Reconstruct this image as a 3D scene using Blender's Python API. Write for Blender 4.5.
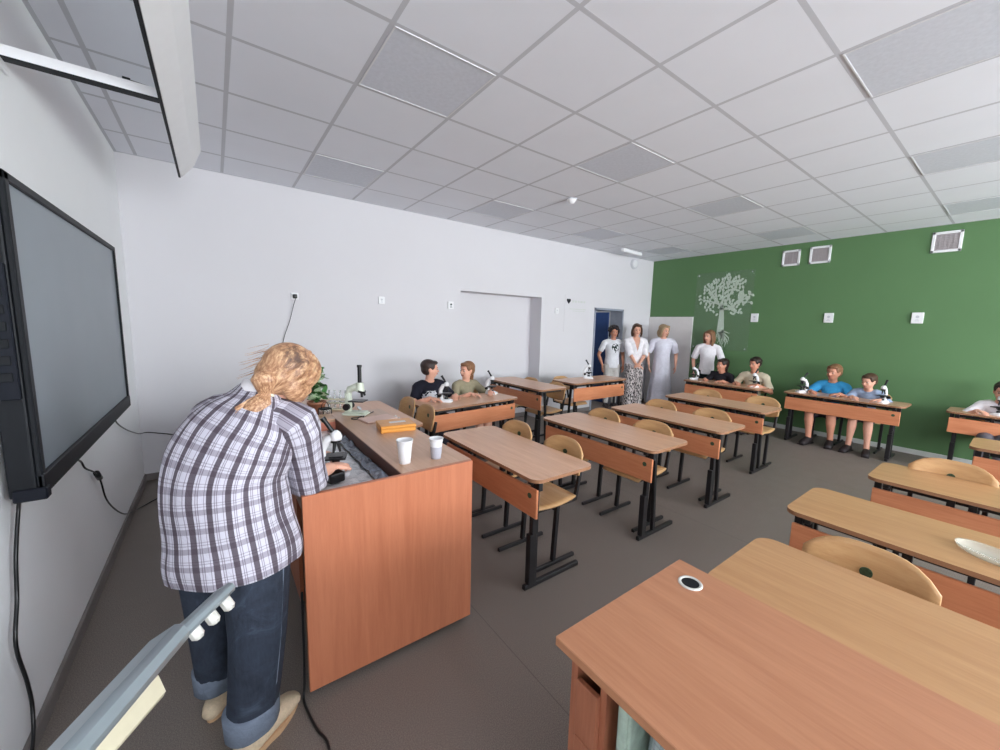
import bpy, bmesh, math, random
from mathutils import Vector, Matrix, Euler
random.seed(7)
PI = math.pi
sc = bpy.context.scene
for o in list(bpy.data.objects): bpy.data.objects.remove(o)
col = sc.collection

# ------------------------------------------------------------------ camera, daylight, exposure
cam_d = bpy.data.cameras.new('camera'); cam = bpy.data.objects.new('camera', cam_d); col.objects.link(cam)
YAW, PITCH, ROLL = .647, -.1277, .0272
_F = Vector((math.sin(YAW)*math.cos(PITCH), math.cos(YAW)*math.cos(PITCH), math.sin(PITCH)))
_R = Vector((math.cos(YAW), -math.sin(YAW), 0)); _U = _R.cross(_F)
_R2 = math.cos(ROLL)*_R + math.sin(ROLL)*_U; _U2 = -math.sin(ROLL)*_R + math.cos(ROLL)*_U
cam.matrix_world = Matrix(((_R2.x, _U2.x, -_F.x, .604), (_R2.y, _U2.y, -_F.y, -4.846), (_R2.z, _U2.z, -_F.z, 1.543), (0, 0, 0, 1)))
cam_d.sensor_width = 36; cam_d.lens = 36*390.64/1000; cam_d.shift_x = -.0104; cam_d.shift_y = .00024
cam_d.clip_start = .02
sc.camera = cam

world = bpy.data.worlds.new('overcast_sky'); sc.world = world; world.use_nodes = True
bg = world.node_tree.nodes['Background']; bg.inputs[0].default_value = (.86, .93, 1, 1); bg.inputs[1].default_value = 6.0
W0 = -9.2                                    # the window wall, behind the camera
WINS = [(.6, 2.5), (3.0, 4.9), (5.4, 7.3)]
for (a, b), E_ in zip(WINS, (120, 160, 230)):   # daylight coming in through each window, lamps tilted up to brighten the ceiling
    l = bpy.data.lights.new('window_daylight', 'AREA'); l.shape = 'RECTANGLE'; l.size = b-a-.1; l.size_y = 1.7
    l.energy = E_; l.color = (.93, .97, 1)
    lo = bpy.data.objects.new('window_daylight', l); col.objects.link(lo)
    lo.location = ((a+b)/2, W0-.12, 1.75); lo.rotation_euler = (PI/2+.38, 0, 0)
sc.view_settings.view_transform = 'Standard'; sc.view_settings.look = 'None'; sc.view_settings.gamma = 1
sc.view_settings.use_curve_mapping = False
sc.view_settings.exposure = .05

# ------------------------------------------------------------------ materials
def srgb(r, g, b):
    f = lambda c: (c/255/12.92 if c/255 <= .04045 else ((c/255+.055)/1.055)**2.4)
    return (f(r), f(g), f(b), 1)
class NT:
    def __init__(s, name):
        s.m = bpy.data.materials.new(name); s.m.use_nodes = True; s.t = s.m.node_tree; s.n = s.t.nodes
        s.b = s.n['Principled BSDF']; s.tc = s.n.new('ShaderNodeTexCoord')
    def link(s, a, b): s.t.links.new(a, b)
    def _set(s, inp, v):
        if isinstance(v, (int, float)): inp.default_value = v
        elif isinstance(v, tuple): inp.default_value = v
        else: s.link(v, inp)
    def math(s, op, a, b=0.0, c=None):
        n = s.n.new('ShaderNodeMath'); n.operation = op; s._set(n.inputs[0], a); s._set(n.inputs[1], b)
        if c is not None: s._set(n.inputs[2], c)
        return n.outputs[0]
    def mapping(s, vec, scale=(1, 1, 1), rot=(0, 0, 0), loc=(0, 0, 0)):
        n = s.n.new('ShaderNodeMapping'); s.link(vec, n.inputs[0]); n.inputs['Scale'].default_value = scale
        n.inputs['Rotation'].default_value = rot; n.inputs['Location'].default_value = loc; return n.outputs[0]
    def noise(s, vec, scale=5, detail=3, rough=.55, dist=0):
        n = s.n.new('ShaderNodeTexNoise'); s.link(vec, n.inputs['Vector']); n.inputs['Scale'].default_value = scale
        n.inputs['Detail'].default_value = detail; n.inputs['Roughness'].default_value = rough; n.inputs['Distortion'].default_value = dist
        return n.outputs[0]
    def ramp(s, fac, stops):
        n = s.n.new('ShaderNodeValToRGB'); s.link(fac, n.inputs[0]); e = n.color_ramp.elements
        while len(e) < len(stops): e.new(.5)
        for x, (p, c) in zip(e, stops): x.position = p; x.color = c
        return n.outputs[0]
    def mix(s, fac, a, b, mode='MIX'):
        n = s.n.new('ShaderNodeMix'); n.data_type = 'RGBA'; n.blend_type = mode
        s._set(n.inputs[0], fac); s._set(n.inputs[6], a); s._set(n.inputs[7], b); return n.outputs[2]
    def sep(s, vec):
        n = s.n.new('ShaderNodeSeparateXYZ'); s.link(vec, n.inputs[0]); return n.outputs
    def bump(s, h, strength=.2, dist=.002):
        n = s.n.new('ShaderNodeBump'); s.link(h, n.inputs['Height']); n.inputs['Strength'].default_value = strength
        n.inputs['Distance'].default_value = dist; s.link(n.outputs[0], s.b.inputs['Normal'])
    def fin(s, color, rough=.5, metal=0.0, spec=.5, **k):
        s._set(s.b.inputs['Base Color'], color); s._set(s.b.inputs['Roughness'], rough); s._set(s.b.inputs['Metallic'], metal)
        s.b.inputs['Specular IOR Level'].default_value = spec
        for a, v in k.items(): s._set(s.b.inputs[a.replace('_', ' ')], v)
        return s.m
def plain(name, c, rough=.5, metal=0.0, var=.06, nscale=12, bump=0.0, spec=.4):
    t = NT(name); v = t.noise(t.tc.outputs['Object'], nscale, 4)
    lo = tuple(x*(1-var) for x in c[:3])+(1,); hi = tuple(min(1, x*(1+var)) for x in c[:3])+(1,)
    if bump: t.bump(t.noise(t.tc.outputs['Object'], nscale*12, 3), bump, .001)
    return t.fin(t.ramp(v, [(.3, lo), (.7, hi)]), rough, metal, spec)
def wood(name, c1, c2, axis='y', rough=.35, fine=60, spec=.4):
    t = NT(name); sx = {'x': (.6, 9, 9), 'y': (9, .6, 9), 'z': (9, 9, .6)}[axis]
    v = t.mapping(t.tc.outputs['Object'], sx)
    n1 = t.noise(v, 2.2, 4, .6, .6); n2 = t.noise(v, fine/6, 3, .7)
    f = t.math('ADD', t.math('MULTIPLY', n1, .62), t.math('MULTIPLY', n2, .38))
    return t.fin(t.ramp(f, [(.36, c2), (.62, c1)]), rough, 0.0, spec)
M = {}
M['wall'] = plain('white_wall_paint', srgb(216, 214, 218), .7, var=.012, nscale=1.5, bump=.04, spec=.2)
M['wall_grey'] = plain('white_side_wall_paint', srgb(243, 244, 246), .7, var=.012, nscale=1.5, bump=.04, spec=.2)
M['green'] = plain('green_wall_paint', srgb(92, 126, 85), .55, var=.03, nscale=2, bump=.04, spec=.3)
M['tile'] = plain('ceiling_tile', srgb(236, 238, 245), .85, var=.012, nscale=3, bump=.05, spec=.15)
M['tbar'] = plain('ceiling_grid_metal', srgb(202, 203, 209), .95, var=.01, spec=.05)
M['diffuser'] = plain('grey_light_diffuser', srgb(212, 215, 224), .6, var=.05, nscale=40)
M['lightframe'] = plain('light_frame_white', srgb(225, 225, 228), .4, var=.01)
t = NT('grey_linoleum'); o_ = t.tc.outputs['Object']
c = t.ramp(t.noise(o_, 260, 2), [(.35, srgb(104, 96, 90)), (.5, srgb(124, 114, 107)), (.68, srgb(146, 136, 128))])
c = t.mix(t.math('MULTIPLY', t.noise(o_, 1.2, 4), .3), c, srgb(108, 99, 93))
sx_, sy_, sz_ = t.sep(o_)[0:3]
seam = t.math('LESS_THAN', t.math('FRACT', t.math('DIVIDE', t.math('ADD', sx_, .35), 2.0)), .002)
c = t.mix(seam, c, srgb(98, 90, 86))
M['floor'] = t.fin(c, t.math('ADD', t.math('MULTIPLY', t.noise(o_, 8, 3), .15), .42), 0.0, .4)
M['baseboard'] = plain('grey_baseboard', srgb(126, 120, 118), .5, var=.05)
M['baseboard_light'] = plain('pale_baseboard', srgb(205, 208, 204), .4, var=.03)
BL1, BL2 = srgb(202, 160, 124), srgb(178, 132, 98)
M['desk'] = wood('beech_laminate', srgb(222, 178, 146), srgb(204, 156, 126), 'y', .3)
M['desk_light'] = wood('pale_beech_laminate', srgb(192, 148, 104), srgb(176, 130, 88), 'y', .3)
M['panel'] = wood('orange_beech_panel', srgb(214, 142, 102), srgb(198, 122, 84), 'y', .4)
M['panel_dark'] = wood('reddish_beech_panel', srgb(198, 142, 118), srgb(180, 122, 98), 'y', .4)
M['edge'] = plain('desk_edge_band', srgb(150, 108, 80), .4)
M['ply'] = wood('birch_plywood', srgb(210, 168, 120), srgb(194, 148, 100), 'y', .3)
M['black'] = plain('black_painted_steel', srgb(30, 28, 30), .4, var=.1)
M['sticker'] = plain('dark_green_sticker', srgb(62, 80, 58), .5, var=.3, nscale=120)
M['teacher'] = wood('pink_beech_laminate', srgb(190, 134, 100), srgb(174, 118, 86), 'y', .32)
M['teacher_dark'] = wood('pink_beech_carcass', srgb(176, 112, 84), srgb(150, 90, 66), 'z', .4)
M['lab'] = wood('orange_beech_carcass', srgb(190, 120, 88), srgb(176, 106, 76), 'z', .35)
M['labtop'] = wood('beech_worktop', srgb(206, 166, 138), srgb(188, 146, 118), 'y', .28)
M['pinkin'] = plain('inner_well_laminate', srgb(214, 134, 110), .4)
M['chrome'] = plain('chrome', (.75, .76, .78, 1), .18, 1.0)
M['white_pl'] = plain('white_plastic', srgb(236, 236, 238), .35, var=.015)
M['blk_pl'] = plain('black_plastic', srgb(22, 22, 24), .3, var=.1)
M['bezel'] = plain('dark_grey_bezel', srgb(26, 28, 32), .5, var=.05, spec=.2)
M['navy_pl'] = plain('navy_plastic', srgb(22, 25, 34), .5, var=.05, spec=.2)
t = NT('matte_display_glass')
M['screen'] = t.fin(t.ramp(t.noise(t.tc.outputs['Object'], 2, 2), [(.3, srgb(126, 136, 144)), (.7, srgb(134, 144, 152))]), .36, 0.0, .5)
def glass(name, c=(1, 1, 1, 1), rough=.02, alpha=.25):
    t = NT(name); return t.fin(c, rough, 0.0, .5, Alpha=alpha)
M['glass'] = glass('clear_glass', srgb(225, 235, 235), .03, .28)
M['frosted'] = glass('frosted_clear_plastic', srgb(226, 226, 212), .2, .40)
M['acrylic'] = glass('clear_acrylic', srgb(150, 170, 150), .12, .10)
M['treewhite'] = plain('white_vinyl', srgb(214, 226, 212), .5, var=.03)
M['micro_grey'] = plain('pale_green_enamel', srgb(206, 212, 196), .35, var=.04)
M['box_wood'] = wood('varnished_wood', srgb(226, 160, 76), srgb(206, 134, 54), 'x', .3)
M['paper'] = plain('paper', srgb(236, 228, 224), .7, var=.03)
M['pinkpaper'] = plain('pinkish_paper', srgb(228, 196, 184), .7, var=.04)
M['leaf'] = plain('green_leaf', srgb(70, 124, 62), .45, var=.35, nscale=60)
M['leafpale'] = plain('pale_leaf', srgb(196, 214, 180), .45, var=.15, nscale=80)
M['pot'] = plain('terracotta_pot', srgb(176, 120, 92), .6)
M['bluedoor'] = plain('blue_door_paint', srgb(38, 66, 118), .4, var=.06)
M['frame_grey'] = plain('grey_door_frame', srgb(150, 156, 170), .4)
M['corridor'] = plain('corridor_wall', srgb(200, 203, 204), .7, var=.02)
M['ventgrid'] = plain('vent_louvre_metal', srgb(176, 168, 170), .45, var=.03)
M['skin'] = plain('skin', srgb(226, 170, 146), .5, var=.06, nscale=14)
M['skin_tan'] = plain('tanned_skin', srgb(206, 144, 118), .5, var=.06, nscale=14)
M['lip'] = plain('lips', srgb(176, 92, 86), .4)
M['eyewhite'] = plain('eye_white', srgb(196, 184, 176), .4, var=.01)
M['iris'] = plain('dark_iris', srgb(38, 28, 24), .15)
M['cream'] = plain('cream_painted_wood', srgb(222, 214, 188), .5, var=.05)
M['greymetal'] = plain('grey_painted_metal', srgb(146, 156, 162), .35, .3, var=.05)
M['palemetal'] = plain('pale_worn_metal', srgb(214, 212, 206), .35, .2, var=.05)
M['marbled'] = None
t = NT('crumpled_plastic_sheet'); o_ = t.tc.outputs['Object']
n1 = t.noise(o_, 14, 5, .6, 1.5)
t.bump(t.noise(o_, 26, 4, .6, 1), .8, .01)
M['marbled'] = t.fin(t.ramp(n1, [(.28, srgb(160, 164, 172)), (.42, srgb(216, 218, 222)), (.62, srgb(238, 238, 240))]), .22, 0.0, .6)
M['darkfilm'] = plain('dark_grey_film', srgb(116, 122, 134), .2, var=.45, nscale=40)
M['wellfloor'] = plain('white_well_tray', srgb(222, 222, 222), .35, var=.05, nscale=18)

def hairmat(name, c1, c2, sc_=(30, 30, 4), dist=1.0):
    t = NT(name); v = t.mapping(t.tc.outputs['Object'], sc_)
    n = t.noise(v, 3, 5, .7, dist); t.bump(n, .6, .004)
    return t.fin(t.ramp(n, [(.3, c2), (.65, c1)]), .45, 0.0, .4)
M['hair_brown'] = hairmat('brown_hair', srgb(92, 66, 48), srgb(52, 36, 28))
M['hair_dark'] = hairmat('dark_brown_hair', srgb(58, 42, 36), srgb(28, 20, 20))
M['hair_black'] = hairmat('black_curly_hair', srgb(52, 40, 42), srgb(18, 14, 18), (16, 16, 16), 2)
M['hair_ash'] = hairmat('ash_blonde_hair', srgb(186, 158, 122), srgb(128, 104, 80))
M['hair_light'] = hairmat('light_brown_hair', srgb(150, 108, 76), srgb(98, 68, 50))
# strawberry blonde with darker roots near the parting
t = NT('strawberry_blonde_hair'); o_ = t.tc.outputs['Object']
vs = t.n.new('ShaderNodeVectorMath'); vs.operation = 'SUBTRACT'; t.link(o_, vs.inputs[0]); vs.inputs[1].default_value = (.115, -.002, 1.275)
vn = t.n.new('ShaderNodeVectorMath'); vn.operation = 'NORMALIZE'; t.link(vs.outputs[0], vn.inputs[0])
n = t.math('ADD', t.math('MULTIPLY', t.noise(vn.outputs[0], 11, 3, .6, 0), .93), t.math('MULTIPLY', t.noise(o_, 6, 1, .5), .07)); t.bump(n, .35, .004)
cc = t.ramp(n, [(.34, srgb(140, 98, 72)), (.5, srgb(184, 138, 104)), (.66, srgb(220, 184, 146))])
s_ = t.sep(o_)
vd = t.n.new('ShaderNodeVectorMath'); vd.operation = 'DISTANCE'; t.link(o_, vd.inputs[0]); vd.inputs[1].default_value = (.216, -.061, 1.43)
rf = t.math('ADD', t.math('MULTIPLY', vd.outputs['Value'], 7.0), t.math('MULTIPLY', n, .9))
cc = t.mix(t.ramp(rf, [(.70, (.85, .85, .85, 1)), (1.05, (0, 0, 0, 1))]), cc, srgb(96, 78, 72))
M['hair_straw'] = t.fin(cc, .42, 0.0, .4)

def cloth(name, c, rough=.85, var=.08, ns=9, bump=.35, prt=None):
    t = NT(name); o_ = t.tc.outputs['Object']
    n = t.noise(o_, ns, 4, .6, .8); t.bump(n, bump, .012)
    lo = tuple(x*(1-var) for x in c[:3])+(1,); hi = tuple(min(1, x*(1+var)) for x in c[:3])+(1,)
    colr = t.ramp(n, [(.35, lo), (.65, hi)])
    if prt:                      # a printed motif on the chest: colour, centre (y,z), radii
        pc, cy, cz, ry, rz, th = prt; s = t.sep(o_)
        a = t.math('DIVIDE', t.math('SUBTRACT', s[1], cy), ry); b = t.math('DIVIDE', t.math('SUBTRACT', s[2], cz), rz)
        r = t.math('ADD', t.math('POWER', t.math('ABSOLUTE', a), 2.0), t.math('POWER', t.math('ABSOLUTE', b), 2.0))
        r = t.math('ADD', r, t.math('MULTIPLY', t.math('SUBTRACT', t.noise(o_, 22, 2), .5), 1.2))
        m = t.math('MULTIPLY', t.math('LESS_THAN', r, 1.0), t.math('GREATER_THAN', s[0], .02))
        m = t.math('MULTIPLY', m, t.math('GREATER_THAN', t.noise(o_, 30, 2), th))
        colr = t.mix(m, colr, pc)
    return t.fin(colr, rough, 0.0, .2)
M['denim'] = None
t = NT('dark_blue_denim'); o_ = t.tc.outputs['Object']
n = t.noise(o_, 7, 5, .65, 1.2); t.bump(n, .6, .014)
n2 = t.noise(t.mapping(o_, (1, 1, .2)), 140, 2)
cc = t.mix(t.math('MULTIPLY', n2, .35), t.ramp(n, [(.3, srgb(32, 35, 44)), (.58, srgb(48, 55, 68)), (.8, srgb(84, 94, 110))]), srgb(76, 84, 98))
M['denim'] = t.fin(cc, .85, 0.0, .15)
M['denim_cuff'] = cloth('turned_up_denim_cuff', srgb(112, 122, 138), ns=30)
M['canvas'] = cloth('beige_canvas_shoe', srgb(214, 194, 166), ns=90, bump=.2)
M['sole'] = plain('tan_rubber_sole', srgb(196, 160, 124), .6)
M['shoe_dark'] = plain('dark_shoe_leather', srgb(40, 34, 36), .5)
M['black_tee'] = cloth('black_tee_with_white_print', srgb(30, 30, 42), prt=(srgb(214, 214, 220), -.03, .70, .085, .075, .44))
M['dark_top'] = cloth('dark_top_with_grey_print', srgb(36, 34, 40), prt=(srgb(150, 150, 160), 0, .66, .09, .035, .46))
M['olive'] = cloth('olive_knit', srgb(150, 142, 118))
M['beige_top'] = cloth('beige_top', srgb(206, 194, 170))
M['blue_tee'] = cloth('sky_blue_tee', srgb(62, 154, 208))
M['greyblue'] = cloth('grey_blue_top', srgb(148, 164, 190))
M['white_top'] = cloth('white_blouse', srgb(236, 232, 236), bump=.5)
M['white_tee_print'] = cloth('white_tee_with_dark_print', srgb(226, 226, 230), prt=(srgb(50, 60, 58), .01, 1.17, .07, .085, .47))
M['offwhite'] = cloth('light_grey_trousers', srgb(190, 186, 182))
M['dress'] = cloth('pale_lilac_white_dress', srgb(222, 220, 232), bump=.6)
M['dark_trs'] = cloth('dark_teal_trousers', srgb(34, 46, 48))
M['shorts_dark'] = cloth('dark_shorts', srgb(54, 52, 60))
M['shorts_grey'] = cloth('grey_shorts', srgb(96, 92, 98))
M['belt'] = plain('dark_brown_belt', srgb(52, 34, 30), .4)
t = NT('zebra_print_fabric'); o_ = t.tc.outputs['Object']
w = t.n.new('ShaderNodeTexWave'); w.wave_type = 'BANDS'; w.bands_direction = 'DIAGONAL'
t.link(t.mapping(o_, (1, 1.6, .42)), w.inputs['Vector']); w.inputs['Scale'].default_value = 13; w.inputs['Distortion'].default_value = 9
w.inputs['Detail'].default_value = 2; w.inputs['Detail Scale'].default_value = 2.2
M['zebra'] = t.fin(t.ramp(w.outputs[0], [(.46, srgb(40, 34, 38)), (.54, srgb(216, 206, 204))]), .8, 0.0, .2)
# plaid: UV in metres (u across the cloth, v along it)
t = NT('plaid_shirt_cotton'); uv = t.sep(t.tc.outputs['UV'])
def band(c, period, a, b):
    f = t.math('FRACT', t.math('DIVIDE', c, period))
    return t.math('MULTIPLY', t.math('GREATER_THAN', f, a), t.math('LESS_THAN', f, b))
U, V = uv[0], uv[1]; P_ = .056
base = t.mix(t.math('MULTIPLY', t.noise(t.tc.outputs['Object'], 9, 3), .5), srgb(208, 205, 216), srgb(182, 178, 194))
h1 = band(V, P_, .10, .40); c = t.mix(t.math('MULTIPLY', h1, .55), base, srgb(112, 102, 116))
h2 = t.math('ADD', band(V, P_, .52, .57), band(V, P_, .66, .71)); c = t.mix(t.math('MULTIPLY', h2, .4), c, srgb(96, 84, 98))
v2 = t.math('ADD', band(U, P_, .47, .52), t.math('ADD', band(U, P_, .58, .63), band(U, P_, .90, .94))); c = t.mix(t.math('MULTIPLY', v2, .6), c, srgb(92, 80, 94))
v1 = band(U, P_, .04, .36); c = t.mix(t.math('MULTIPLY', v1, .86), c, srgb(62, 48, 58))
n = t.noise(t.tc.outputs['Object'], 10, 4, .6, 1.0); t.bump(n, .55, .014)
M['plaid'] = t.fin(c, .85, 0.0, .15)

# ------------------------------------------------------------------ mesh helpers
class B:
    """collects shapes, then links them as ONE mesh object"""
    def __init__(s): s.bm = bmesh.new(); s.uv = None; s.mi = 0
    def _mat(s, n0):
        s.bm.faces.ensure_lookup_table()
        for f in s.bm.faces[n0:]: f.material_index = s.mi
    def box(s, x0, x1, y0, y1, z0, z1, bev=0.0, seg=1, mat=None):
        n0 = len(s.bm.faces)
        r = bmesh.ops.create_cube(s.bm, size=1.0)['verts']
        for v in r: v.co = Vector(((x0+x1)/2+v.co.x*(x1-x0), (y0+y1)/2+v.co.y*(y1-y0), (z0+z1)/2+v.co.z*(z1-z0)))
        if bev:
            es = list({e for v in r for e in v.link_edges})
            r = bmesh.ops.bevel(s.bm, geom=es, offset=bev, segments=seg, affect='EDGES', profile=.5)['verts']
        if mat: 
            for v in set(r): v.co = mat @ v.co
        s._mat(n0); return s
    def bar(s, p, q, w, h=None, bev=0.0, roll=0.0):
        """rectangular bar from p to q"""
        p, q = Vector(p), Vector(q); h = h or w; d = q-p; L = d.length
        m = Matrix.Translation((p+q)/2) @ d.to_track_quat('Z', 'Y').to_matrix().to_4x4() @ Matrix.Rotation(roll, 4, 'Z')
        return s.box(-w/2, w/2, -h/2, h/2, -L/2, L/2, bev, 1, m)
    def cyl(s, p, q, r0, r1=None, n=16, caps=True):
        p, q = Vector(p), Vector(q); d = q-p; r1 = r0 if r1 is None else r1; n0 = len(s.bm.faces)
        m = Matrix.Translation((p+q)/2) @ d.to_track_quat('Z', 'Y').to_matrix().to_4x4()
        bmesh.ops.create_cone(s.bm, cap_ends=caps, segments=n, radius1=r0, radius2=r1, depth=d.length, matrix=m)
        s._mat(n0); return s
    def ball(s, c, r, sx=1, sy=1, sz=1, n=16, rot=None):
        n0 = len(s.bm.faces)
        m = Matrix.Translation(c) @ (rot.to_4x4() if rot else Matrix.Identity(4)) @ Matrix.Diagonal((r*sx, r*sy, r*sz, 1))
        bmesh.ops.create_uvsphere(s.bm, u_segments=n, v_segments=max(6, n*2//3), radius=1, matrix=m); s._mat(n0); return s
    def lathe(s, c, prof, n=24, m=None):
        """profile [(r,z)] turned about z at c"""
        n0 = len(s.bm.faces); rings = []
        m = m or Matrix.Identity(4)
        for r, z in prof:
            if r < 1e-6: rings.append([s.bm.verts.new(m @ Vector((c[0], c[1], c[2]+z)))])
            else: rings.append([s.bm.verts.new(m @ Vector((c[0]+r*math.cos(2*PI*i/n), c[1]+r*math.sin(2*PI*i/n), c[2]+z))) for i in range(n)])
        for a, b in zip(rings, rings[1:]):
            for i in range(n):
                j = (i+1) % n
                vs = [a[i] if len(a) > 1 else a[0], a[j] if len(a) > 1 else a[0], b[j] if len(b) > 1 else b[0], b[i] if len(b) > 1 else b[0]]
                u = []
                for x in vs:
                    if x not in u: u.append(x)
                if len(u) > 2:
                    try: s.bm.faces.new(u)
                    except ValueError: pass
        s._mat(n0); return s
    def tube(s, pts, r, n=8, closed=False):
        return s.loft([(p, r if not isinstance(r, (list, tuple)) else r[i], None) for i, p in enumerate(pts)], n=n)
    def loft(s, rings, side=None, n=16, dome=True, cap=True, fold=None, uvs=None, power=2.0):
        """rings: (centre, half-width along `side`, half-depth or None). dome: rounded ends"""
        n0 = len(s.bm.faces)
        C_ = [Vector(r[0]) for r in rings]; A = [r[1] for r in rings]; D = [r[2] if r[2] is not None else r[1] for r in rings]
        sides = [Vector(r[3]) if len(r) > 3 else side for r in rings]
        N = len(C_); T = []
        for i in range(N):
            t = (C_[min(i+1, N-1)]-C_[max(i-1, 0)]); T.append(t.normalized() if t.length > 1e-9 else Vector((0, 0, 1)))
        prev = None; R = []; v_len = 0.0
        if uvs is not None and s.uv is None: s.uv = s.bm.loops.layers.uv.new('UVMap')
        for i in range(N):
            if sides[i] is not None: u = Vector(sides[i])
            else: u = prev if prev is not None else (Vector((1, 0, 0)) if abs(T[i].x) < .8 else Vector((0, 1, 0)))
            u = (u-T[i]*u.dot(T[i])).normalized(); prev = u; w = T[i].cross(u)
            ring = []
            for k in range(n):
                a = 2*PI*k/n; ca, sa = math.cos(a), math.sin(a)
                if power != 2.0:
                    ca = math.copysign(abs(ca)**(2/power), ca); sa = math.copysign(abs(sa)**(2/power), sa)
                f = fold(a, i, i/(N-1)) if fold else 1.0
                ring.append(s.bm.verts.new(C_[i]+u*A[i]*ca*f+w*D[i]*sa*f))
            R.append(ring)
        vl = [0.0]
        for i in range(1, N): vl.append(vl[-1]+(C_[i]-C_[i-1]).length)
        for i in range(N-1):
            for k in range(n):
                j = (k+1) % n
                f = s.bm.faces.new((R[i][k], R[i][j], R[i+1][j], R[i+1][k]))
                if uvs is not None:
                    rad = uvs[0]; 
                    for lp, (uu, vv) in zip(f.loops, ((k, i), (k+1, i), (k+1, i+1), (k, i+1))):
                        lp[s.uv].uv = (uvs[1]+uu/n*2*PI*rad, uvs[2]+vl[vv])
        if cap:
            for ring, c, t, a, d in ((R[0], C_[0], -T[0], A[0], D[0]), (R[-1], C_[-1], T[-1], A[-1], D[-1])):
                if dome:
                    r2 = [s.bm.verts.new(c+(v.co-c)*.7+t*min(a, d)*.7) for v in ring]
                    for k in range(n): s.bm.faces.new((ring[k], ring[(k+1) % n], r2[(k+1) % n], r2[k]))
                    tip = s.bm.verts.new(c+t*min(a, d))
                    for k in range(n): s.bm.faces.new((r2[k], r2[(k+1) % n], tip))
                else: s.bm.faces.new(ring)
        s._mat(n0); return s
    def poly(s, pts, z0, z1, bev=0.0, plane='xy'):
        """extruded polygon"""
        n0 = len(s.bm.faces)
        mp = {'xy': lambda a, b, c: (a, b, c), 'xz': lambda a, b, c: (a, c, b), 'yz': lambda a, b, c: (c, a, b)}[plane]
        lo = [s.bm.verts.new(mp(a, b, z0)) for a, b in pts]; hi = [s.bm.verts.new(mp(a, b, z1)) for a, b in pts]
        n = len(pts); s.bm.faces.new(lo); top = s.bm.faces.new(hi)
        for i in range(n): s.bm.faces.new((lo[i], lo[(i+1) % n], hi[(i+1) % n], hi[i]))
        s._mat(n0); return s
    def quads(s, grid):
        n0 = len(s.bm.faces)
        V_ = [[s.bm.verts.new(p) for p in row] for row in grid]
        for i in range(len(V_)-1):
            for j in range(len(V_[0])-1): s.bm.faces.new((V_[i][j], V_[i+1][j], V_[i+1][j+1], V_[i][j+1]))
        s._mat(n0); return s
    def done(s, name, mats, parent=None, smooth=False, label=None, fixn=True, loc=None):
        if fixn: bmesh.ops.recalc_face_normals(s.bm, faces=s.bm.faces[:])
        me = bpy.data.meshes.new(name); s.bm.to_mesh(me); s.bm.free()
        return link_mesh(name, me, mats, parent, smooth, label, loc)
def link_mesh(name, me, mats, parent=None, smooth=False, label=None, loc=None):
    if not isinstance(mats, (list, tuple)): mats = [mats]
    for m in mats: me.materials.append(M[m] if isinstance(m, str) else m)
    if smooth is True:
        for p in me.polygons: p.use_smooth = True
    elif smooth: 
        for p in me.polygons: p.use_smooth = True
        me.set_sharp_from_angle(angle=math.radians(smooth))
    o = bpy.data.objects.new(name, me); col.objects.link(o)
    if parent: o.parent = parent
    if loc: o.location = loc
    if label: o['label'] = label
    return o
def tag(o, label=None, cat=None, group=None, kind=None):
    if label: o['label'] = label
    if cat: o['category'] = cat
    if group: o['group'] = group
    if kind: o['kind'] = kind
    return o
def empty(name, label, cat, loc=(0, 0, 0), rz=0.0, group=None):
    o = bpy.data.objects.new(name, None); col.objects.link(o); o.location = loc; o.rotation_euler = (0, 0, rz)
    o.empty_display_size = .1
    return tag(o, label, cat, group)
def copy_tree(o, parent=None):
    c = o.copy(); col.objects.link(c)
    if parent: c.parent = parent
    for ch in list(o.children): copy_tree(ch, c)
    return c
def fuse(b, voxel=.01, smooth=3):
    """merge overlapping solids of a B into one continuous skin"""
    bmesh.ops.recalc_face_normals(b.bm, faces=b.bm.faces[:])
    me = bpy.data.meshes.new('tmp'); b.bm.to_mesh(me); b.bm.free()
    o = bpy.data.objects.new('tmp', me); col.objects.link(o)
    m = o.modifiers.new('r', 'REMESH'); m.mode = 'VOXEL'; m.voxel_size = voxel; m.use_smooth_shade = True
    if smooth:
        m = o.modifiers.new('s', 'SMOOTH'); m.factor = .5; m.iterations = smooth
    dg = bpy.context.evaluated_depsgraph_get(); r = bpy.data.meshes.new_from_object(o.evaluated_get(dg))
    bpy.data.objects.remove(o); bpy.data.meshes.remove(me); return r
def rrect(x0, x1, y0, y1, r, n=6):
    p = []
    for cx, cy, a0 in ((x1-r, y1-r, 0), (x0+r, y1-r, PI/2), (x0+r, y0+r, PI), (x1-r, y0+r, 1.5*PI)):
        for i in range(n+1): a = a0+PI/2*i/n; p.append((cx+r*math.cos(a), cy+r*math.sin(a)))
    return p
def struct(o): o['kind'] = 'structure'; return o

# ------------------------------------------------------------------ the room
RX, RZ = 7.87, 2.91
struct(B().box(-.2, RX+.2, W0-.2, 0.31, -.1, 0).done('floor', 'floor'))
# ceiling: tiles with the metal grid
c = B(); c.box(-.2, RX+.2, W0-.2, .15, RZ+.001, RZ+.1)
c.mi = 1
GX = [.137+.6*k for k in range(14)]; GY = [-.5045-.6*k for k in range(15)]
for x in GX: c.box(x-.012, x+.012, W0, 0, RZ+.0007, RZ+.006)
for y in GY: c.box(0, RX, y-.012, y+.012, RZ+.0008, RZ+.0055)
c.box(0, .02, W0, 0, RZ-.001, RZ+.006); c.box(0, RX, -.02, 0, RZ-.0008, RZ+.006); c.box(RX-.02, RX, W0, 0, RZ-.001, RZ+.006)
struct(c.done('ceiling', ['tile', 'tbar']))
struct(B().box(-.2, 0, W0-.2, .15, 0, RZ+.01).done('wall_left', 'wall_grey'))
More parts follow.
